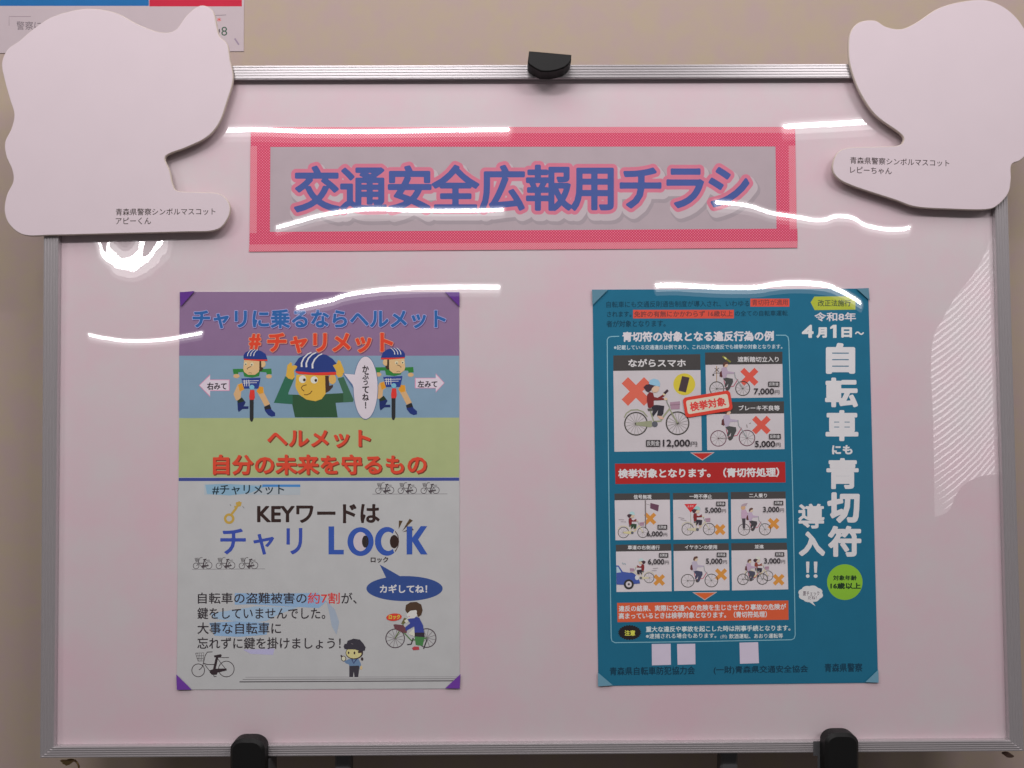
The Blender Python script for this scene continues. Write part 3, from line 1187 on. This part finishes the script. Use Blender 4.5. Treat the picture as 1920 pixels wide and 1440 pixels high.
I.text('ロック', (695, 1044, 728, 1055), (48, 40, 42), 0.03)
I.build('lock_word', lp)

# blue balloon
I = Ink(YS - 6e-5, True, 1100)
pts = []
for k in range(48):
    a = math.radians(-97 + 338 * k / 47)
    pts.append((758.5 + 71.5 * math.cos(a), 1103.5 + 23.5 * math.sin(a)))
pts.append((712, 1058.5))
I.poly(pts, (44, 64, 116))
I.text('カギしてね！', (712, 1096, 801, 1112), (196, 186, 200), 0.03)
I.build('speech_balloon', lp)

# body text with the blue smear behind it
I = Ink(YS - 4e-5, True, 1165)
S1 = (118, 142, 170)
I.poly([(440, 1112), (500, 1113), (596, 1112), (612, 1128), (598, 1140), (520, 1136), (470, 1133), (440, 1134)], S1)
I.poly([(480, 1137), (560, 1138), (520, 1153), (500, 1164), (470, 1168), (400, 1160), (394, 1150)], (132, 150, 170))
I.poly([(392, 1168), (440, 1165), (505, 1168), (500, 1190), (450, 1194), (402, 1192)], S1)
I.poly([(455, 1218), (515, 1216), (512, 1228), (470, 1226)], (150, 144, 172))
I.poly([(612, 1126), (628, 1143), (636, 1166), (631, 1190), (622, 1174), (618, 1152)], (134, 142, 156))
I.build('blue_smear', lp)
I = Ink(YS - 6e-5, True, 1165)
BK = (46, 40, 44)
I.text('自転車の盗難被害の', (371, 1111, 575, 1132), BK, 0.012)
I.text('約7割', (577, 1111, 637, 1132), (196, 52, 50), 0.012)
I.text('が、', (640, 1111, 669, 1132), BK, 0.012)
I.text('鍵をしていませんでした。', (370, 1139, 610, 1161), BK, 0.012)
I.text('大事な自転車に', (370, 1167, 527, 1189), BK, 0.012)
I.text('忘れずに鍵を掛けましょう！', (370, 1195, 639, 1217), BK, 0.012)
I.build('body_text', lp)

# child locking a bicycle
I = Ink(YS - 6e-5, True, 1170)
I.tf = zq(590, 1100, 6.857)
DK = (66, 54, 60)
for cx, cy in ((1035, 665), (1440, 660)):
    I.ring(cx, cy, 120, 12, DK)
    for k in range(6):
        a = math.pi * k / 6 + 0.2
        I.line([(cx - 115 * math.cos(a), cy - 115 * math.sin(a)), (cx + 115 * math.cos(a), cy + 115 * math.sin(a))], 5, (104, 94, 98))
I.line([(1035, 665), (1150, 460)], 14, (84, 96, 60))
I.line([(1120, 560), (1240, 690), (1440, 660)], 16, (70, 100, 60))
I.line([(1190, 745), (1240, 740), (1268, 660)], 16, (46, 40, 44))
I.poly([(1150, 400), (1185, 410), (1160, 470), (1110, 480)], (90, 82, 50))
I.poly([(1012, 490), (1030, 482), (1140, 495), (1190, 560), (1180, 598), (1130, 590), (1030, 545)], (92, 56, 62))
I.line([(1445, 675), (1400, 800)], 14, (40, 36, 40))
I.poly([(1210, 600), (1290, 520), (1290, 640), (1230, 620)], (206, 176, 160))
I.poly([(1150, 440), (1210, 395), (1230, 420), (1180, 470)], (206, 176, 160))
I.poly([(1190, 420), (1300, 385), (1345, 400), (1395, 500), (1412, 640), (1285, 620), (1280, 510), (1170, 570), (1165, 520), (1230, 470)], (50, 58, 122))
I.poly([(1285, 590), (1412, 590), (1412, 655), (1285, 640)], (46, 38, 46))
I.poly([(1285, 640), (1412, 650), (1390, 760), (1300, 750)], (60, 104, 60))
I.poly([(1250, 790), (1280, 768), (1340, 772), (1345, 810), (1270, 818)], (150, 54, 62))
I.poly([(1175, 290), (1320, 290), (1330, 360), (1280, 405), (1210, 410), (1182, 370)], (210, 184, 170))
I.poly([(1165, 300), (1175, 235), (1230, 200), (1310, 195), (1370, 230), (1388, 300), (1370, 365), (1330, 390), (1310, 340), (1300, 300), (1230, 310), (1190, 345)], (66, 48, 36))
I.ell(1300, 325, 14, 24, (210, 184, 170))
I.line([(1205, 380), (1225, 388)], 7, (170, 70, 80))
I.ell(1020, 392, 100, 48, (206, 56, 44), rot=-5)
I.tf = lambda x, y: (x, y)
I.text('ロック', (729, 1152.5, 750, 1161), (222, 170, 60), 0.03)
I.build('child_drawing', lp)

# small officer
I = Ink(YS - 6e-5, True, 1230)
I.tf = zq(590, 1100, 6.857)
OUTL = (52, 38, 40)
I.poly([(445, 1000), (580, 1000), (560, 1162), (512, 1162), (503, 1090), (492, 1162), (445, 1160)], (50, 46, 54))
I.poly([(380, 960), (440, 930), (560, 925), (590, 980), (608, 1060), (580, 1065), (570, 1015), (450, 1020), (440, 1000), (400, 985)], (88, 108, 136))
I.line([(478, 930), (500, 985), (540, 930)], 16, (50, 56, 90))
I.ell(597, 1042, 16, 26, (184, 150, 110))
I.ell(372, 925, 32, 36, OUTL)
I.ell(372, 925, 24, 28, (190, 170, 150))
I.line([(352, 905), (338, 880)], 20, OUTL)
I.ell(510, 850, 112, 84, OUTL)
I.ell(505, 850, 100, 72, (196, 164, 116))
I.ell(436, 850, 10, 18, OUTL)
I.ell(512, 852, 11, 19, OUTL)
I.poly([(555, 830), (615, 815), (620, 870), (605, 895), (600, 850), (560, 855)], OUTL)
I.ell(610, 930, 16, 22, OUTL)
I.poly([(372, 770), (385, 735), (410, 735), (425, 695), (500, 668), (580, 680), (625, 730), (655, 780), (645, 820), (600, 835), (520, 808), (420, 805), (385, 800)], (50, 46, 54))
I.line([(470, 730), (495, 740)], 6, (104, 96, 100))
I.build('officer_drawing', lp)
I = Ink(YS - 5e-5, True, 1275)
I.line([(460, 1269.8), (860, 1269)], 0.8, (120, 114, 118))
I.line([(455, 1274), (856, 1272.5)], 1.1, (96, 90, 94))
I.line([(449, 1278.5), (850, 1276.5)], 1.9, (70, 64, 68))
I.build('ruled_line', lp)

# ================================================================== RIGHT POSTER: traffic tickets for bicycles
rp = thing('ticket_poster', P(1384, 1286, 0), 'teal poster on bicycle traffic tickets with white panels and big white vertical title', 'poster')
TEAL = (24, 88, 114)
slab('paper', [(1111, 543), (1628, 541), (1646.5, 1280), (1122, 1286)], YS, -0.0001, ink(TEAL, 850), rp)
TW = (192, 184, 190)
DKT = (16, 58, 78)

I = Ink(YS - 4e-5, True, 590)
I.slope = (0, -0.008)
I.rect(1407, 560, 1480, 575, (196, 72, 58))
I.rect(1187, 581, 1376, 597, (196, 72, 58))
I.text('自転車にも交通反則通告制度が導入され、いわゆる', (1137, 565, 1405, 577), DKT, 0.01)
I.text('青切符が適用', (1410, 561.5, 1477, 573), (120, 56, 58), 0.01)
I.text('されます。', (1138, 584, 1184, 594.5), DKT, 0.02)
I.text('免許の有無にかかわらず 16歳以上', (1189, 583.5, 1374, 595), (112, 54, 54), 0.015)
I.text('の全ての自転車運転', (1378, 582.5, 1477, 593), DKT, 0.01)
I.text('者が対象となります。', (1137, 601, 1248, 613.5), DKT, 0.015)
I.build('intro_text', rp)

I = Ink(YS - 4e-5, True, 850)
BRD = (116, 156, 170)
I.line([(1161, 630.6), (1146, 631), (1141, 632.5), (1138.5, 637), (1139, 700), (1142, 950), (1146, 1196), (1147.5, 1202), (1153, 1205), (1300, 1203), (1484, 1199.5), (1489, 1197), (1491, 1191), (1488, 1000), (1483.5, 800), (1479, 640), (1477.5, 632), (1473, 628.5), (1455, 628.4)], 1.5, BRD)
I.build('panel_border', rp)
I = Ink(YS - 4e-5, True, 640)
I.slope = (0, -0.006)
I.fat('青切符の対象となる違反行為の例', (1167, 622, 1451, 641), [(0.75, TW, (0, 0))], res=0.7)
I.text('※記載している交通違反は例であり、これ以外の違反でも検挙の対象となります。', (1151, 647, 1467, 656), (168, 178, 186), 0.02)
I.build('panel_heading', rp)

HDR = (62, 58, 58)
IMG = (178, 168, 172)
CROSS, CROSS2 = (200, 78, 66), (218, 120, 56)


def quad(I, pts, rgb):
    return I.raw(pts, [(0, 1, 2, 3)], rgb)


def cross(I, cx, cy, r, w, rgb, sy=1.0):
    k = w / math.sqrt(2)
    p = [(-r, -r + k), (-r + k, -r), (0, -k), (r - k, -r), (r, -r + k), (k, 0), (r, r - k), (r - k, r), (0, k), (-r + k, r), (-r, r - k), (-k, 0)]
    I.poly([(cx + a, cy + b * sy) for a, b in p], rgb)


def wheel_pair(I, u0, v0, u1, v1, R, ct, spokes, w):
    for cx, cy in ((u0, v0), (u1, v1)):
        I.ring(cx, cy, R, w, ct)
        for k in range(spokes):
            a = math.pi * k / spokes + 0.15
            I.line([(cx - R * math.cos(a), cy - R * math.sin(a)), (cx + R * math.cos(a), cy + R * math.sin(a))], w * 0.28, (130, 122, 118))
        I.ell(cx, cy, w * 0.9, w * 0.9, ct, 12)


def cyclist(I, rx, ry, r, facing=1, kind='girl', frame=(140, 140, 110), tyre=(58, 54, 50), spokes=5, hat=(130, 166, 190), top=(112, 38, 40), leg=(48, 44, 52), phone=False, helmet=True, bike=True):
    """cyclist riding to the right (or the left), measured from the rear wheel's centre in wheel radii"""
    s = r / 165.0
    I.tf = lambda x, y: (rx + facing * (x - 398) * s, ry + (y - 1020) * s)
    w = max(18.0, 1.15 / s)
    if bike:
        wheel_pair(I, 398, 1020, 988, 1012, 160, tyre, spokes, w)
    if kind == 'girl':
        if bike:
            I.line([(232, 930), (262, 870), (330, 825), (420, 820), (500, 850), (560, 920)], w * 0.9, frame)
            I.poly([(398, 1000), (620, 975), (640, 1050), (600, 1070), (398, 1040)], frame)
            I.line([(880, 800), (800, 900), (750, 980), (650, 990)], w * 1.3, frame)
            I.line([(870, 800), (988, 1012)], w, frame)
            I.line([(600, 830), (650, 990)], w, frame)
            I.ell(665, 1025, 42, 42, (84, 84, 92), 20)
            I.line([(830, 660), (840, 720), (875, 790)], w * 0.8, (120, 122, 112))
            I.poly([(880, 715), (1022, 700), (1018, 810), (895, 815)], (150, 118, 134))
            I.line([(880, 755), (1022, 745)], w * 0.4, (110, 84, 92))
        I.poly([(560, 805), (650, 800), (645, 835), (570, 840)], (80, 76, 70))
        I.poly([(600, 760), (690, 752), (800, 765), (785, 880), (755, 915), (695, 905), (715, 820), (680, 870), (640, 920), (625, 880), (640, 830)], leg)
        I.poly([(695, 905), (760, 910), (800, 950), (735, 955)], (190, 152, 136))
        I.poly([(556, 610), (590, 568), (640, 580), (655, 640), (705, 650), (780, 605), (800, 630), (720, 680), (650, 690), (650, 760), (600, 800), (570, 790), (552, 690)], top)
        I.poly([(640, 650), (790, 655), (800, 680), (690, 688)], top)
        I.ell(820, 668, 26, 18, (200, 168, 140), 14)
        if phone:
            I.ell(800, 600, 22, 18, (206, 172, 140), 14)
            I.poly([(785, 580), (840, 530), (862, 552), (812, 604)], (58, 40, 48))
        I.poly([(620, 500), (690, 480), (730, 495), (722, 545), (690, 575), (640, 575), (620, 540)], (204, 160, 140))
        I.poly([(505, 500), (540, 465), (600, 455), (665, 480), (630, 510), (610, 545), (575, 575), (540, 555)], (64, 44, 52))
        I.poly([(580, 450), (595, 400), (650, 378), (710, 395), (740, 440), (735, 492), (665, 478), (600, 462)], hat)
    else:
        if bike:
            I.line([(560, 830), (600, 990), (780, 960), (880, 800)], w * 0.9, (160, 60, 84))
            I.line([(800, 640), (815, 760), (890, 850), (988, 1012)], w, (130, 132, 134))
            I.line([(600, 1010), (398, 1020)], w * 0.6, (110, 104, 104))
            I.ell(640, 1020, 42, 42, (66, 60, 60), 20)
        I.poly([(540, 790), (620, 765), (760, 790), (770, 860), (720, 960), (690, 1030), (640, 1040), (660, 900), (600, 990), (575, 960), (600, 860)], leg)
        I.poly([(470, 640), (515, 600), (545, 720), (510, 760), (460, 735)], (84, 46, 48))
        I.poly([(500, 560), (560, 520), (625, 545), (650, 620), (790, 640), (800, 672), (640, 680), (610, 760), (545, 790), (520, 700)], top)
        I.poly([(560, 460), (640, 440), (655, 490), (620, 530), (565, 530)], (200, 158, 138))
        I.poly([(535, 470), (560, 420), (620, 405), (655, 425), (640, 455), (590, 470), (565, 520), (540, 510)], (84, 56, 50))
        if helmet:
            I.poly([(540, 440), (560, 395), (625, 380), (668, 410), (670, 430), (600, 432)], hat)
    I.tf = lambda x, y: (x, y)


def price(I, box, s, tagbox):
    I.rect(*tagbox, (50, 44, 46))
    x0, y0, x1, y1 = tagbox
    I.text('反則金', (x0 + 1.5, y0 + 1.2, x1 - 1.5, y1 - 1.2), (176, 170, 172), 0.02)
    x0, y0, x1, y1 = box
    m = x1 - (x1 - x0) * 0.19
    I.text(s, (x0, y0, m - 1, y1 + (y1 - y0) * 0.16), (44, 38, 42), 0.018)
    I.text('円', (m + 0.5, y0 + (y1 - y0) * 0.32, x1, y1), (56, 50, 54), 0.0)


def violation(pic, head, title, tbox, draw, cr, pr, yref, off=0.02):
    pn = bpy.data.objects.new('violation_panel', None)
    pn.parent = rp
    c = P((pic[0][0] + pic[1][0]) / 2, pic[2][1], YS)
    pn.location = c - origin_of(rp)
    COL.objects.link(pn)
    I = Ink(YS - 4e-5, True, yref)
    quad(I, pic, IMG)
    I.build('picture_ground', pn)
    I = Ink(YS - 4e-5, True, yref)
    quad(I, head, HDR)
    I.text(title, tbox, (186, 180, 182), off)
    I.build('panel_title', pn)
    I = Ink(YS - 6e-5, True, yref)
    cross(I, *cr)
    I.build('cross_mark', pn)
    I = Ink(YS - 8e-5, True, yref)
    draw(I)
    I.build('rider_drawing', pn)
    I = Ink(YS - 8.5e-4, True, yref)
    price(I, *pr)
    I.build('fine_price', pn)
    return pn


def d_phone(I):
    I.ell(1283, 720.5, 20.5, 20.5, (186, 166, 56), 40)
    I.poly([(1279, 705), (1293, 708), (1286, 736), (1272, 732.5)], (66, 52, 56))
    cyclist(I, 1192.5, 794.6, 21.8, phone=True, spokes=8, frame=(136, 136, 112))


violation([(1150, 695), (1313.5, 694), (1316, 845), (1152, 847)], [(1150, 666.5), (1313, 664), (1313.5, 693.5), (1150, 695.5)],
          'ながらスマホ', (1178, 673, 1286, 688), d_phone, (1192.5, 734, 27, 17, (206, 90, 74)), ((1243, 824, 1307, 837), '12,000', (1211.5, 825, 1238, 837)), 750, 0.03)


def d_crossing(I):
    I.line([(1343.7, 686), (1343.7, 716)], 1.4, (150, 120, 90))
    I.line([(1340, 690), (1348, 697)], 1.3, (70, 56, 50))
    I.line([(1348, 690), (1340, 697)], 1.3, (70, 56, 50))
    I.line([(1338, 699.5), (1350, 699.5)], 1.2, (60, 50, 48))
    I.ell(1337.5, 703, 2, 2, (50, 46, 46), 12)
    I.line([(1355, 668), (1370, 679)], 3.0, (120, 116, 50))
    I.line([(1358, 670), (1362, 673)], 3.0, (220, 200, 120))
    cyclist(I, 1344, 729, 13.6, kind='boy', top=(158, 138, 156), leg=(66, 66, 66), helmet=False)


violation([(1323, 683), (1467, 682), (1468, 745), (1324, 747)], [(1322, 661), (1467, 659.5), (1467, 682.5), (1322, 684)],
          '遮断踏切立入り', (1383, 668.5, 1460, 679), d_crossing, (1405, 706.5, 17, 10.5, CROSS), ((1413.5, 728, 1461.5, 739), '7,000', (1440.5, 715.5, 1461.5, 724.5)), 700)


def d_brake(I):
    cyclist(I, 1347, 822, 15, kind='boy', top=(158, 144, 162), leg=(66, 66, 66), helmet=False, tyre=(96, 60, 72))
    I.line([(1400, 796), (1401, 802)], 0.9, (90, 76, 66))
    I.line([(1405, 794), (1408, 793)], 0.9, (90, 76, 66))


violation([(1325, 776), (1470, 774.5), (1471, 842), (1326, 844)], [(1324, 754), (1470, 752.5), (1470, 775), (1325, 776.5)],
          'ブレーキ不良等', (1385, 760, 1462, 770), d_brake, (1427.5, 797, 17.5, 10.5, CROSS), ((1415.5, 826.5, 1463.5, 838), '5,000', (1442, 813.5, 1464, 823)), 800)

# stamp across the panels
I = Ink(YS - 1.0e-3, True, 750)
a = math.radians(-9.5)
ca, sa = math.cos(a), math.sin(a)
I.tf = lambda x, y: (1327 + x * ca - y * sa, 757.5 + x * sa + y * ca)


def rrect(w, h, r):
    p = []
    for cx, cy, s in ((w - r, -h + r, -90), (w - r, h - r, 0), (-w + r, h - r, 90), (-w + r, -h + r, 180)):
        for k in range(7):
            b = math.radians(s + 15 * k)
            p.append((cx + r * math.cos(b), cy + r * math.sin(b)))
    return p


I.raw(rrect(45, 19, 7), [tuple(range(28))], (198, 58, 46))
I.raw(rrect(39.5, 13, 4), [tuple(range(28))], (196, 176, 160))
I.text('検挙対象', (-34, -8.5, 34, 9), (200, 60, 56), 0.035)
I.build('stamp_mark', rp)


def pointer(x0, x1, y0, y1, c):
    I = Ink(YS - 5e-5, True, 950)
    xm = (x0 + x1) / 2
    I.poly([(x0, y0), (x1, y0 - 0.6), (xm, y1)], (170, 150, 150))
    I.poly([(x0 + 4, y0 + 1.4), (x1 - 4, y0 + 0.9), (xm, y1 - 1.7)], c)
    I.build('pointer_mark', rp)


pointer(1294, 1340, 848.5, 863.5, (160, 40, 36))
pointer(1298, 1345, 1110.5, 1125.5, (206, 84, 44))

I = Ink(YS - 4e-5, True, 890)
quad(I, [(1153, 869.5), (1472, 866), (1473, 904.5), (1154, 907.5)], (150, 34, 34))
I.slope = (0, -0.009)
I.fat('検挙対象となります。（青切符処理）', (1159, 879, 1461, 897), [(0.65, (214, 190, 184), (0, 0))], res=0.7)
I.build('red_notice', rp)


def d_signal(I):
    I.line([(1210, 938), (1210.5, 991)], 2.4, (110, 100, 102))
    I.line([(1212, 945), (1222, 948)], 0.8, (130, 120, 124))
    I.poly([(1219.5, 943), (1235.5, 947), (1234, 959), (1219, 953)], (92, 60, 76))
    cyclist(I, 1169, 998.5, 10.2, spokes=4, frame=(190, 170, 130), leg=(44, 62, 46), hat=(150, 176, 190))
    for x in (0, 4):
        I.line([(1160 + x, 974 + x), (1170 + x, 974.5 + x)], 0.7, (130, 116, 122))


violation([(1152.5, 937.5), (1256, 936.5), (1257, 1011.5), (1154, 1013)], [(1152, 925.5), (1256, 924), (1256, 936.8), (1152.5, 938)],
          '信号無視', (1188, 927.5, 1221.5, 936), d_signal, (1219, 972.5, 11.5, 7, CROSS2), ((1212.5, 996, 1251, 1005.5), '6,000', (1233, 984, 1251, 992.5)), 970)


def d_stop(I):
    I.line([(1295, 960), (1295, 1000)], 1.4, (150, 150, 140))
    I.poly([(1283, 945), (1307, 944.5), (1295, 961)], (200, 48, 52))
    I.text('止まれ', (1289, 947, 1301, 951), (220, 180, 176), 0.0)
    cyclist(I, 1289.5, 992.5, 11.2, spokes=4, frame=(176, 166, 140), hat=(130, 170, 170))
    for x in (0, 4):
        I.line([(1272 + x, 970 + x), (1283 + x, 972 + x)], 0.7, (130, 116, 122))


violation([(1262, 937), (1365, 936), (1366, 1010.5), (1263, 1012)], [(1261.5, 924.5), (1365, 923), (1365, 936), (1262, 937.2)],
          '一時不停止', (1292.5, 926.5, 1335, 935), d_stop, (1350, 993, 10.5, 7, CROSS2), ((1322, 951.5, 1361, 961), '5,000', (1343, 940.5, 1360, 948.5)), 970)


def d_two(I):
    cyclist(I, 1395, 993, 11, kind='boy', top=(160, 140, 160), leg=(60, 56, 60), helmet=False, spokes=4)
    I.poly([(1391, 970), (1398, 970), (1397, 991), (1393, 991)], (62, 56, 62))
    I.poly([(1390, 956), (1397, 954), (1402, 962), (1399, 972), (1390, 972)], (164, 136, 156))
    I.ell(1393.5, 951.5, 4.2, 4.6, (178, 140, 110), 14)
    I.poly([(1389.5, 950), (1391, 946), (1396, 944), (1402, 943), (1399, 948)], (150, 130, 140))


violation([(1370.5, 936), (1473, 935), (1475, 1009), (1371.5, 1010.5)], [(1370, 922.5), (1473, 921.5), (1473, 935), (1370.5, 936.2)],
          '二人乗り', (1404.5, 925, 1438, 933), d_two, (1450.5, 982, 11, 7, CROSS2), ((1430.5, 950, 1470, 960), '3,000', (1451, 939, 1468.5, 946.8)), 970)


def d_wrong(I):
    cyclist(I, 1217, 1083.5, 9.5, facing=-1, spokes=4, frame=(176, 166, 140), hat=(160, 180, 190))
    I.poly([(1155.5, 1060), (1160, 1060.5), (1168, 1072), (1188, 1075), (1196, 1081), (1199.5, 1090), (1200, 1094), (1188, 1095), (1183, 1097), (1156, 1096)], (58, 74, 136))
    I.poly([(1156, 1062.5), (1159, 1063), (1165, 1073), (1156, 1074)], (150, 166, 190))
    I.ell(1194.5, 1083, 4, 4.6, (196, 186, 196), 16)
    I.ell(1179, 1095.5, 9.4, 9.4, (46, 44, 46), 24)
    I.ell(1179, 1095.5, 5.6, 5.6, (176, 166, 170), 20)
    I.ell(1179, 1095.5, 2.2, 2.2, (70, 66, 70), 12)
    I.line([(1167, 1055), (1169, 1058)], 1.2, (90, 130, 140))
    I.line([(1171, 1056), (1173, 1058.5)], 1.2, (90, 130, 140))
    I.line([(1224, 1066), (1234, 1065)], 0.7, (130, 116, 122))
    I.line([(1222, 1070), (1231, 1069.5)], 0.7, (130, 116, 122))


violation([(1155, 1034), (1258.5, 1032.5), (1259.5, 1108.5), (1156, 1110)], [(1154.5, 1021.5), (1258, 1019.5), (1258.5, 1032.7), (1155, 1034.2)],
          '車道の右側通行', (1177, 1022.5, 1237, 1030.5), d_wrong, (1236, 1087.5, 11, 7, CROSS2), ((1215, 1048, 1254, 1058), '6,000', (1235.5, 1037, 1253, 1045)), 1065)


def d_ear(I):
    cyclist(I, 1289.5, 1089, 12.4, kind='boy', top=(156, 144, 160), leg=(62, 62, 82), helmet=False, spokes=4)


violation([(1263, 1033), (1366.5, 1031.5), (1368, 1106.5), (1264, 1108)], [(1262.5, 1020), (1366, 1018.5), (1366.5, 1031.7), (1263, 1033.2)],
          'イヤホンの使用', (1284, 1021.5, 1344.5, 1030), d_ear, (1352, 1077, 11.5, 7, CROSS2), ((1323.5, 1047, 1363, 1057), '5,000', (1344, 1036, 1362, 1044)), 1065)


def d_side(I):
    cyclist(I, 1406, 1080, 9.5, spokes=3, frame=(196, 166, 130), hat=(190, 176, 170), top=(120, 56, 44))
    cyclist(I, 1393, 1086, 10.2, kind='boy', top=(160, 136, 156), leg=(64, 64, 76), helmet=False, spokes=3)


violation([(1371.5, 1032), (1476, 1031), (1478, 1105), (1372.5, 1107)], [(1371, 1018.5), (1475, 1017.5), (1476, 1031), (1371.5, 1032.2)],
          '並進', (1415, 1021, 1432, 1028.5), d_side, (1460, 1087, 11, 7, CROSS2), ((1432.5, 1046.5, 1472, 1056.5), '3,000', (1453.5, 1035.5, 1470.5, 1043)), 1065)

I = Ink(YS - 4e-5, True, 1148)
quad(I, [(1157, 1130.5), (1478, 1126), (1478.5, 1162), (1158, 1166.5)], (200, 74, 46))
I.slope = (0, -0.012)
WT = (216, 196, 176)
I.text('違反の結果、実際に交通への危険を生じさせたり事故の危険が', (1160, 1135.5, 1474, 1147), WT, 0.025)
I.text('高まっているときは検挙対象となります。（青切符処理）', (1160, 1149, 1438, 1161), WT, 0.025)
I.build('orange_notice', rp)

I = Ink(YS - 4e-5, True, 1186)
pts = []
for k in range(52):
    b = 2 * math.pi * k / 52
    q = 1.0 if k % 2 else 0.88
    pts.append((1180.5 + 22.5 * q * math.cos(b), 1186 + 14.5 * q * math.sin(b)))
I.poly(pts, (32, 26, 28))
I.text('注意', (1171, 1181.5, 1191, 1192), (206, 196, 70), 0.03)
I.slope = (0, -0.010)
WB = (168, 184, 198)
I.text('重大な違反や事故を起こした時は刑事手続となります。', (1211, 1174.5, 1482, 1185.5), WB, 0.025)
I.text('※逮捕される場合もあります。', (1211, 1188, 1343, 1197.5), WB, 0.015)
I.text('(例)', (1351, 1190, 1363, 1198), WB, 0.0)
I.text('飲酒運転、あおり運転等', (1367, 1188.5, 1468, 1197.5), WB, 0.015)
I.build('caution_notice', rp)

# the white labels at the foot (their codes are left out), small print and issuers
for p in ([(1222, 1207.5), (1257.5, 1207), (1258, 1246.5), (1222.5, 1247.5)], [(1269.5, 1207.5), (1303.5, 1207), (1304, 1245.5), (1270.5, 1246.5)], [(1386.5, 1205), (1421.5, 1204), (1423, 1243.5), (1387.5, 1244.5)]):
    I = Ink(YS - 4e-5, True, 1225)
    quad(I, p, (168, 156, 172))
    I.build('white_label', rp)
I = Ink(YS - 4e-5, True, 1250)
ISS = (12, 44, 62)
I.slope = (0, -0.012)
I.text('青森県自転車防犯協力会', (1143, 1251, 1303, 1266.5), ISS, 0.02)
I.text('(一財)青森県交通安全協会', (1338, 1249, 1515, 1265), ISS, 0.02)
I.text('青森県警察', (1546, 1244, 1617, 1260.5), ISS, 0.02)
I.build('issuer_text', rp)

# right column
I = Ink(YS - 4e-5, True, 600)
I.poly([(1520, 567), (1527, 556), (1604, 555.5), (1604, 580.5), (1527.5, 581.5)], (160, 166, 56))
I.text('改正法施行', (1533.5, 562, 1595.5, 574.5), (74, 84, 56), 0.02)
I.build('yellow_tag', rp)
I = Ink(YS - 4e-5, True, 610)
I.fat('令和8年', (1527, 585.5, 1605, 602.5), [(0.45, TW, (0, 0))], res=0.7)
for t, b in (('4', (1503.5, 609, 1525.5, 633.5)), ('月', (1531, 613.5, 1550.5, 633.5)), ('日', (1577.5, 613.5, 1597.5, 633)), ('～', (1603, 621.5, 1620, 628))):
    I.fat(t, b, [(1.3 if t != '～' else 0.5, (200, 194, 196), (0, 0))], res=0.7)
I.poly([(1556.5, 617), (1556.5, 613.5), (1562, 609), (1568.5, 609), (1568.5, 633.5), (1562, 633.5), (1562, 615.5)], (200, 194, 196))
I.build('start_date', rp)
I = Ink(YS - 4e-5, True, 850)
BIG = (188, 180, 184)
for t, b, r in (('自', (1548.5, 643, 1603.5, 701), 3.2), ('転', (1547, 708, 1608.5, 763.5), 2.4), ('車', (1548, 769, 1609.5, 827), 2.3), ('に', (1560, 835, 1577, 852), 0.9), ('も', (1580, 834.5, 1598.5, 852), 0.9),
                ('青', (1549.5, 859, 1610, 917), 2.0), ('切', (1551, 923, 1612, 980.5), 2.8), ('符', (1552.5, 986, 1615, 1044), 2.3),
                ('導', (1497, 944.5, 1546, 991), 1.35), ('入', (1498, 996.5, 1547, 1042.5), 2.6), ('！', (1511, 1053, 1518, 1083.5), 0.9), ('！', (1525.5, 1053, 1533, 1083.5), 0.9)):
    I.fat(t, b, [(r, BIG, (0, 0))], res=0.7)
I.build('vertical_title', rp)
I = Ink(YS - 4e-5, True, 1091)
I.ell(1584, 1091.5, 33.3, 33.5, (112, 152, 44), 48)
I.text('対象年齢', (1562, 1078.5, 1606.5, 1088.5), (24, 44, 26), 0.03)
I.text('16歳以上', (1557, 1092.5, 1614, 1104.5), (24, 44, 26), 0.04)
I.build('age_badge', rp)
I = Ink(YS - 4e-5, True, 1114)
pts = []
for k in range(90):
    b = 2 * math.pi * k / 90
    q = 1 + 0.10 * abs(math.sin(4 * b + 0.4))
    pts.append((1520 + 21.5 * q * math.cos(b), 1113.5 + 14.5 * q * math.sin(b)))
pts.insert(24, (1529, 1136.5))
pts = [p for i, p in enumerate(pts) if i not in (21, 22, 23)]
I.poly(pts, (192, 186, 194))
I.text('要チェック', (1505.5, 1108.5, 1536.5, 1117), (80, 66, 76), 0.01)
I.text('だね！', (1515, 1117.5, 1531, 1124), (80, 66, 76), 0.01)
I.build('speech_cloud', rp)
